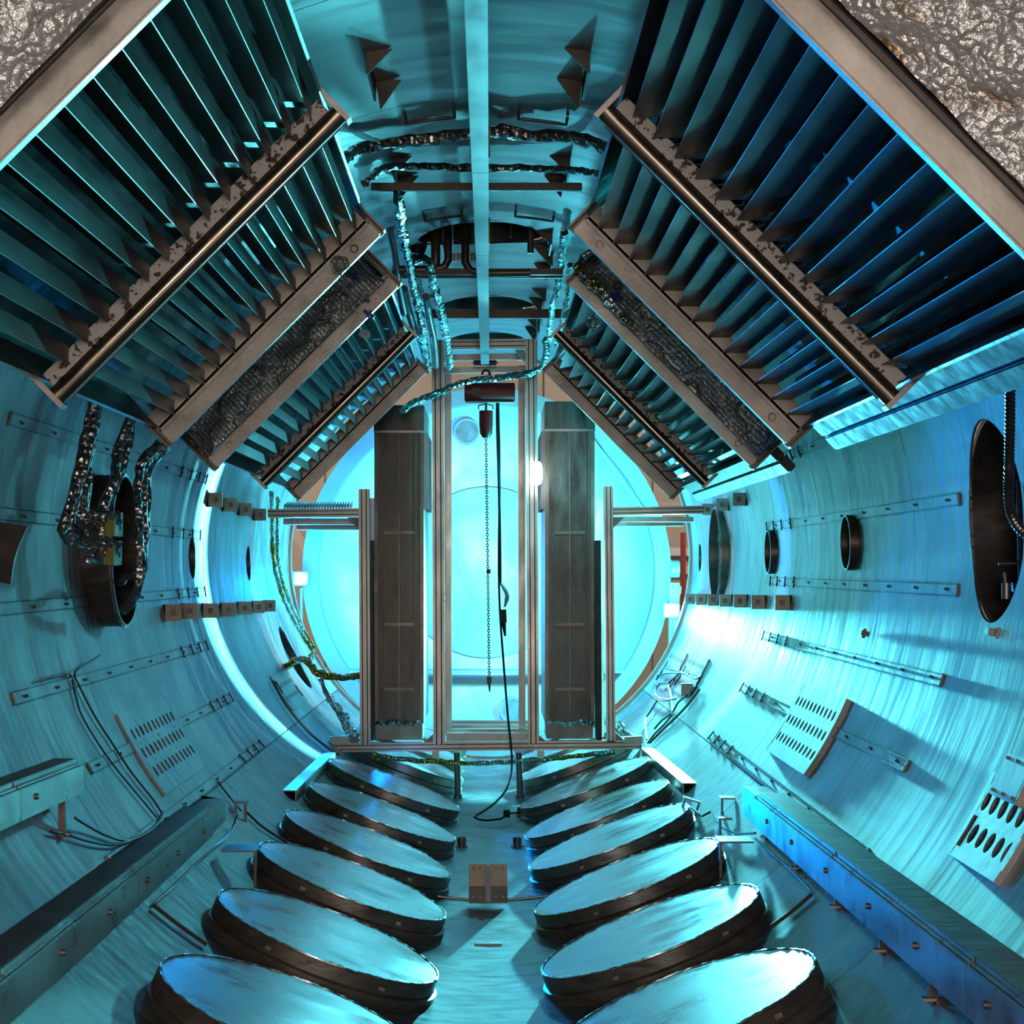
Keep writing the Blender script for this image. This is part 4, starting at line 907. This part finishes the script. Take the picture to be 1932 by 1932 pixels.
# towers
def tower(x0, x1, ytop, yfold, ybase, label, s):
    Yo = 14.62; a = at(x0, 1370, Yo); b = at(x1, 1370, Yo); zt_ = at(x0, ytop, Yo).z; zf = at(x0, yfold, Yo).z; zb = at(x0, 1366, Yo).z; z0 = at(x0, ybase, Yo).z
    Yf = Yo*KY; cx = (a.x+b.x)/2; w_ = b.x-a.x; dp = 1.5
    e = empty('cold_tower', (cx, Yf, z0), label, 'tower', 'tall dark cold towers standing on the frame')
    k = MB(); k.box((cx, Yf+dp/2, (zb+zf)/2), (w_, dp, zf-zb)); bd = k.build('body', M['box'], e, bevel=.004)
    k = MB(); k.box((cx, Yf+dp/2-.02, (zf+zt_)/2), (w_+.012, dp+.04, zt_-zf)); k.build('hood', M['box'], e, bevel=.004)
    k = MB(); k.box((cx, Yf-.02, zf), (w_+.014, .05, .02)); k.build('hood_edge', M['alu'], e)
    k = MB(); k.box((cx, Yf+.3, (z0+zb)/2), (w_*.96, .6, zb-z0)); k.build('base_box', M['beam2'], e, bevel=.006)
    for t in (-.47, -.33, .0, .33, .47):
        k = MB(); k.box((cx+w_*t, Yf-.006, (zb+zf)/2), (.035 if abs(t) > .4 else .012, .016, zf-zb-.02)); k.build('strip', M['boxrib'] if t == 0 or abs(t) > .4 else M['box'], bd)
    for y in (1005, 1178, 1300):
        z = at(0, y, Yo).z; k = MB(); k.box((cx+.0, Yf-.009, z), (w_*.62, .018, .03)); k.build('rib', M['boxrib'], bd)
    # side fins on the face towards the middle
    sx = b.x if s > 0 else a.x
    for j in range(5):
        k = MB(); k.box((sx+s*.02, Yf+.15+j*.27, (zf+at(0, 960, Yo).z)/2), (.04, .02, zf-at(0, 960, Yo).z)); k.build('side_fin', M['rail'], bd)
    k = MB(); pts = [Vector((cx+w_*(.46-.92*i/26), Yf-.03+random.uniform(-.02, .02), zb+.01+random.uniform(-.02, .02))) for i in range(27)]; k.tube(pts, .018, 7, jit=.4); k.build('foil_edge', M['sil'], e)
tower(707, 799, 765, 815, 1396, 'tall dark tower on the left of the frame, its foot edged in foil', 1)
tower(1029, 1121, 758, 812, 1394, 'tall dark tower on the right of the frame beside the glowing lamp', -1)
for x, Y0, lab in ((699, 14.5, 'left'), (1127, 14.5, 'right')):
    k = MB(); k.beam(at(x, 1020, Y0), at(x+2, 1395, Y0), .05, .30, (0, 1, 0)); tag(k.build('dark_strip_panel', M['groove'], None), f'narrow dark panel between the {lab} outer post and its tower', 'panel')

# ---------------------------------------------------------------- hoist
HY = 14.0
h = empty('chain_hoist', at(918, 1305, HY), 'red electric chain hoist hanging from the end of the ceiling rail', 'hoist')
c = at(924, 740, HY); L = 95*HY/F0; r = 18*HY/F0
k = MB(); k.tube([c-Vector((L/2, 0, 0)), c-Vector((L/2-.01, 0, 0)), c+Vector((L/2-.01, 0, 0)), c+Vector((L/2, 0, 0))], [r*.9, r, r, r*.9], 24); body = k.build('motor_body', M['red'], h)
k = MB(); k.box(c+Vector((-.125, -r*.98, .0)), (.07, .01, .06)); k.build('rating_plate', M['wire'], body)
k = MB(); k.box(c+Vector((0, 0, -r-.004)), (L*.96, .10, .012)); k.build('bottom_edge', M['white'], body)
k = MB(); k.tube([at(917, 775, HY), at(917, 800, HY), at(917, 818, HY), at(917, 826, HY)], [.062, .062, .055, .03], 16); k.build('chain_bag', M['red'], h)
k = MB(); k.tube([at(903, 772, HY), at(903, 765, HY), at(917, 762, HY), at(930, 765, HY), at(930, 772, HY)], .007, 8); k.tube([at(917, 757, HY), at(917, 775, HY)], .012, 8); k.build('bag_bracket', M['beam'], h)
hk = [at(917, 722, HY)+Vector((.035*math.cos(a), 0, .075+.04*math.sin(a))) for a in [(-90+i*25)*PI/180 for i in range(12)]]
k = MB(); k.tube(hk, .012, 10); k.build('top_hook', M['red'], h)
# chain: real links
def link_mesh(name, mat, c0, ln, wd, rr):
    k = MB(); n = 12; pts = []
    for i in range(n+1):
        a = 2*PI*i/n; pts.append(c0+Vector((wd*math.cos(a), 0, (ln)*math.sin(a))))
    k.tube(pts, rr, 5, cap=False); return k
top = at(917, 828, HY); bot = at(923, 1275, HY); N = 90; pl = None
for i in range(N):
    t = i/(N-1); q = top.lerp(bot, t); ln = (top-bot).length/N
    if pl is None:
        pl = [link_mesh('link', None, q, ln*.68, .010, .0038).build('chain_link', M['wire'], h), q]
        k = MB(); n = 12; pts = [q+Vector((0, .010*math.cos(2*PI*j/n), ln*.68*math.sin(2*PI*j/n))) for j in range(n+1)]; k.tube(pts, .0038, 5, cap=False); pl2 = k.build('chain_link', M['wire'], h)
        pl2.location = top.lerp(bot, 1/(N-1))-q
    elif i == 1: continue
    else: share(pl[0] if i % 2 == 0 else pl2, q-pl[1], h)
k = MB(); k.tube([at(923, 1276, HY), at(923, 1290, HY)], .022, 10); k.tube([at(923, 1290, HY), at(924, 1305, HY)], [.012, .006], 8); k.build('load_hook', M['beam2'], h)
k = MB(); k.tube([at(922, 1078, HY)+Vector((0, 0, .02)), at(922, 1078, HY)-Vector((0, 0, .02))], .018, 10); k.build('chain_stop', M['wire'], h)
k = MB(); k.tube([at(940, 757, HY), at(941, 800, HY), at(943, 900, HY), at(941, 1050, HY), at(943, 1150, HY), at(950, 1250, HY), at(958, 1350, HY), at(966, 1440, HY), at(955, 1490, 13.5), at(925, 1522, 13.3), at(895, 1542, 13.1), at(920, 1548, 13.0), at(945, 1545, 13.0), at(956, 1537, 13.1)], .010, 8, step=.08)
k.build('power_cord', M['black'], h)
k = MB(); k.tube([at(938, 757, HY), at(938, 800, HY), at(941, 900, HY), at(943, 1000, HY), at(944, 1100, HY)], .012, 8, step=.08); g = k.build('pendant_cord', M['black'], h)
k = MB(); k.tube([at(944, 1100, HY), at(952, 1112, HY), at(957, 1125, HY), at(952, 1145, HY)], [.012, .018, .02, .012], 8, step=.03); k.build('strain_relief', M['white'], g)
k = MB(); k.beam(at(949, 1150, HY), at(950, 1175, HY), .05, .06); k.tube([at(950, 1175, HY), at(953, 1200, HY)], [.022, .010], 8); k.build('pendant_switch', M['black'], g)
k = MB(); k.tube([at(956, 1528, 13.1), at(956, 1542, 13.1)], .03, 12); tag(k.build('cord_plug', M['black'], None), 'round black plug lying at the end of the hoist cord on the floor', 'plug')
k = MB(); k.tube([at(960, 1535, 13.1), at(985, 1532, 13.3), at(1005, 1530, 13.4)], .008, 6, step=.05); tag(k.build('extension_lead', M['black'], None), 'short black cord running right from the plug on the floor', 'cord')

# ---------------------------------------------------------------- loose wires on the walls
def wwire(pts, r, mt, label, off=.015, grp='thin wires on the tank walls'):
    P = [onwall(p[0], p[1], p[2] if len(p) > 2 else off) for p in pts]
    k = MB(); k.tube(P, r, 6, step=.06); tag(k.build('wall_wire', M[mt], None), label, 'wire', grp)
wwire([(188, 1237, .06), (165, 1252, .05), (142, 1266, .04), (140, 1275), (150, 1295), (175, 1345), (210, 1400), (250, 1460), (290, 1510), (306, 1535)], .006, 'beam2', 'bent wire running down the left wall from the fourth rail')
wwire([(136, 1283), (150, 1340), (180, 1395), (215, 1445), (260, 1500), (295, 1542)], .005, 'wire', 'dark wire down the left wall parallel to the bent one')
wwire([(78, 1282, .03), (105, 1275, .03), (130, 1270, .03), (136, 1277, .02)], .006, 'beam2', 'short hooked wire on the fourth left rail')
wwire([(142, 1543, .05), (170, 1560, .03), (205, 1578, .02), (240, 1585, .02), (275, 1572, .02), (300, 1550, .02), (306, 1532, .02)], .008, 'rail', 'cable sagging from the upper duct leg to the lowest left rail')
wwire([(96, 1568, .02), (130, 1576, .02), (170, 1588, .02), (215, 1594, .02), (250, 1584, .02)], .007, 'wire', 'lower dark cable with a plug on the left wall')
wwire([(448, 1538, .08), (440, 1560, .03), (425, 1582, .02), (400, 1602, .02), (360, 1640, .02), (318, 1680, .02), (292, 1702, .02)], .008, 'rail', 'cable along the foot of the left duct to the small stand')
wwire([(290, 1708), (320, 1732), (355, 1758), (390, 1782)], .011, 'beam2', 'dark rod on the floor between the left duct and the nearest hatches', .02)
wwire([(465, 1532), (490, 1556), (520, 1576), (545, 1592)], .009, 'beam2', 'dark rod on the floor between the small left stand and a hatch', .02)
wwire([(410, 1474), (430, 1500), (455, 1530)], .006, 'beam2', 'thin rod from the lowest left rail down to the small stand', .02)
wwire([(1345, 1532), (1352, 1548), (1365, 1562), (1390, 1572), (1425, 1572)], .008, 'rail', 'pale cable from the small stand to the end of the right duct', .03)
wwire([(1425, 1582), (1450, 1604), (1490, 1640), (1530, 1680)], .008, 'rail', 'cable along the foot of the right duct', .02)
wwire([(1532, 1686), (1505, 1710), (1480, 1730), (1455, 1748)], .011, 'beam2', 'brown rod on the floor between the right duct and a hatch', .02)
wwire([(1290, 1515, .05), (1310, 1528), (1325, 1540), (1340, 1532)], .007, 'wire', 'thin dark cable behind the tilted tan plate', .03)
random.seed(21)
for i, (pts, lab) in enumerate((([(1255, 1260), (1285, 1268), (1310, 1280), (1320, 1278)], 'uppermost'), ([(1240, 1275), (1260, 1270), (1280, 1270), (1300, 1272)], 'second'), ([(1280, 1272), (1262, 1290), (1265, 1310), (1268, 1335), (1267, 1350), (1255, 1365), (1235, 1385), (1222, 1402)], 'longest'),
                                ([(1262, 1288), (1245, 1290), (1236, 1305), (1240, 1315), (1262, 1320), (1275, 1318), (1250, 1322), (1238, 1312)], 'coiled'), ([(1240, 1322), (1225, 1345), (1217, 1360), (1220, 1395)], 'leftmost'), ([(1296, 1312), (1280, 1325), (1268, 1345), (1250, 1358), (1235, 1375)], 'lowest'))):
    wwire(pts, .009, 'black', f'{lab} of the loose black wires on the right wall near the rim', .04, 'loose black wires near the right rim')
wwire([(515, 1285), (535, 1322), (560, 1356), (590, 1388), (620, 1412), (640, 1425)], .012, 'beam2', 'brown rod running down the left wall to the frame foot', .03)
wwire([(1320, 1300), (1290, 1338), (1255, 1372), (1225, 1402)], .012, 'beam2', 'brown rod running down the right wall to the frame foot', .03)
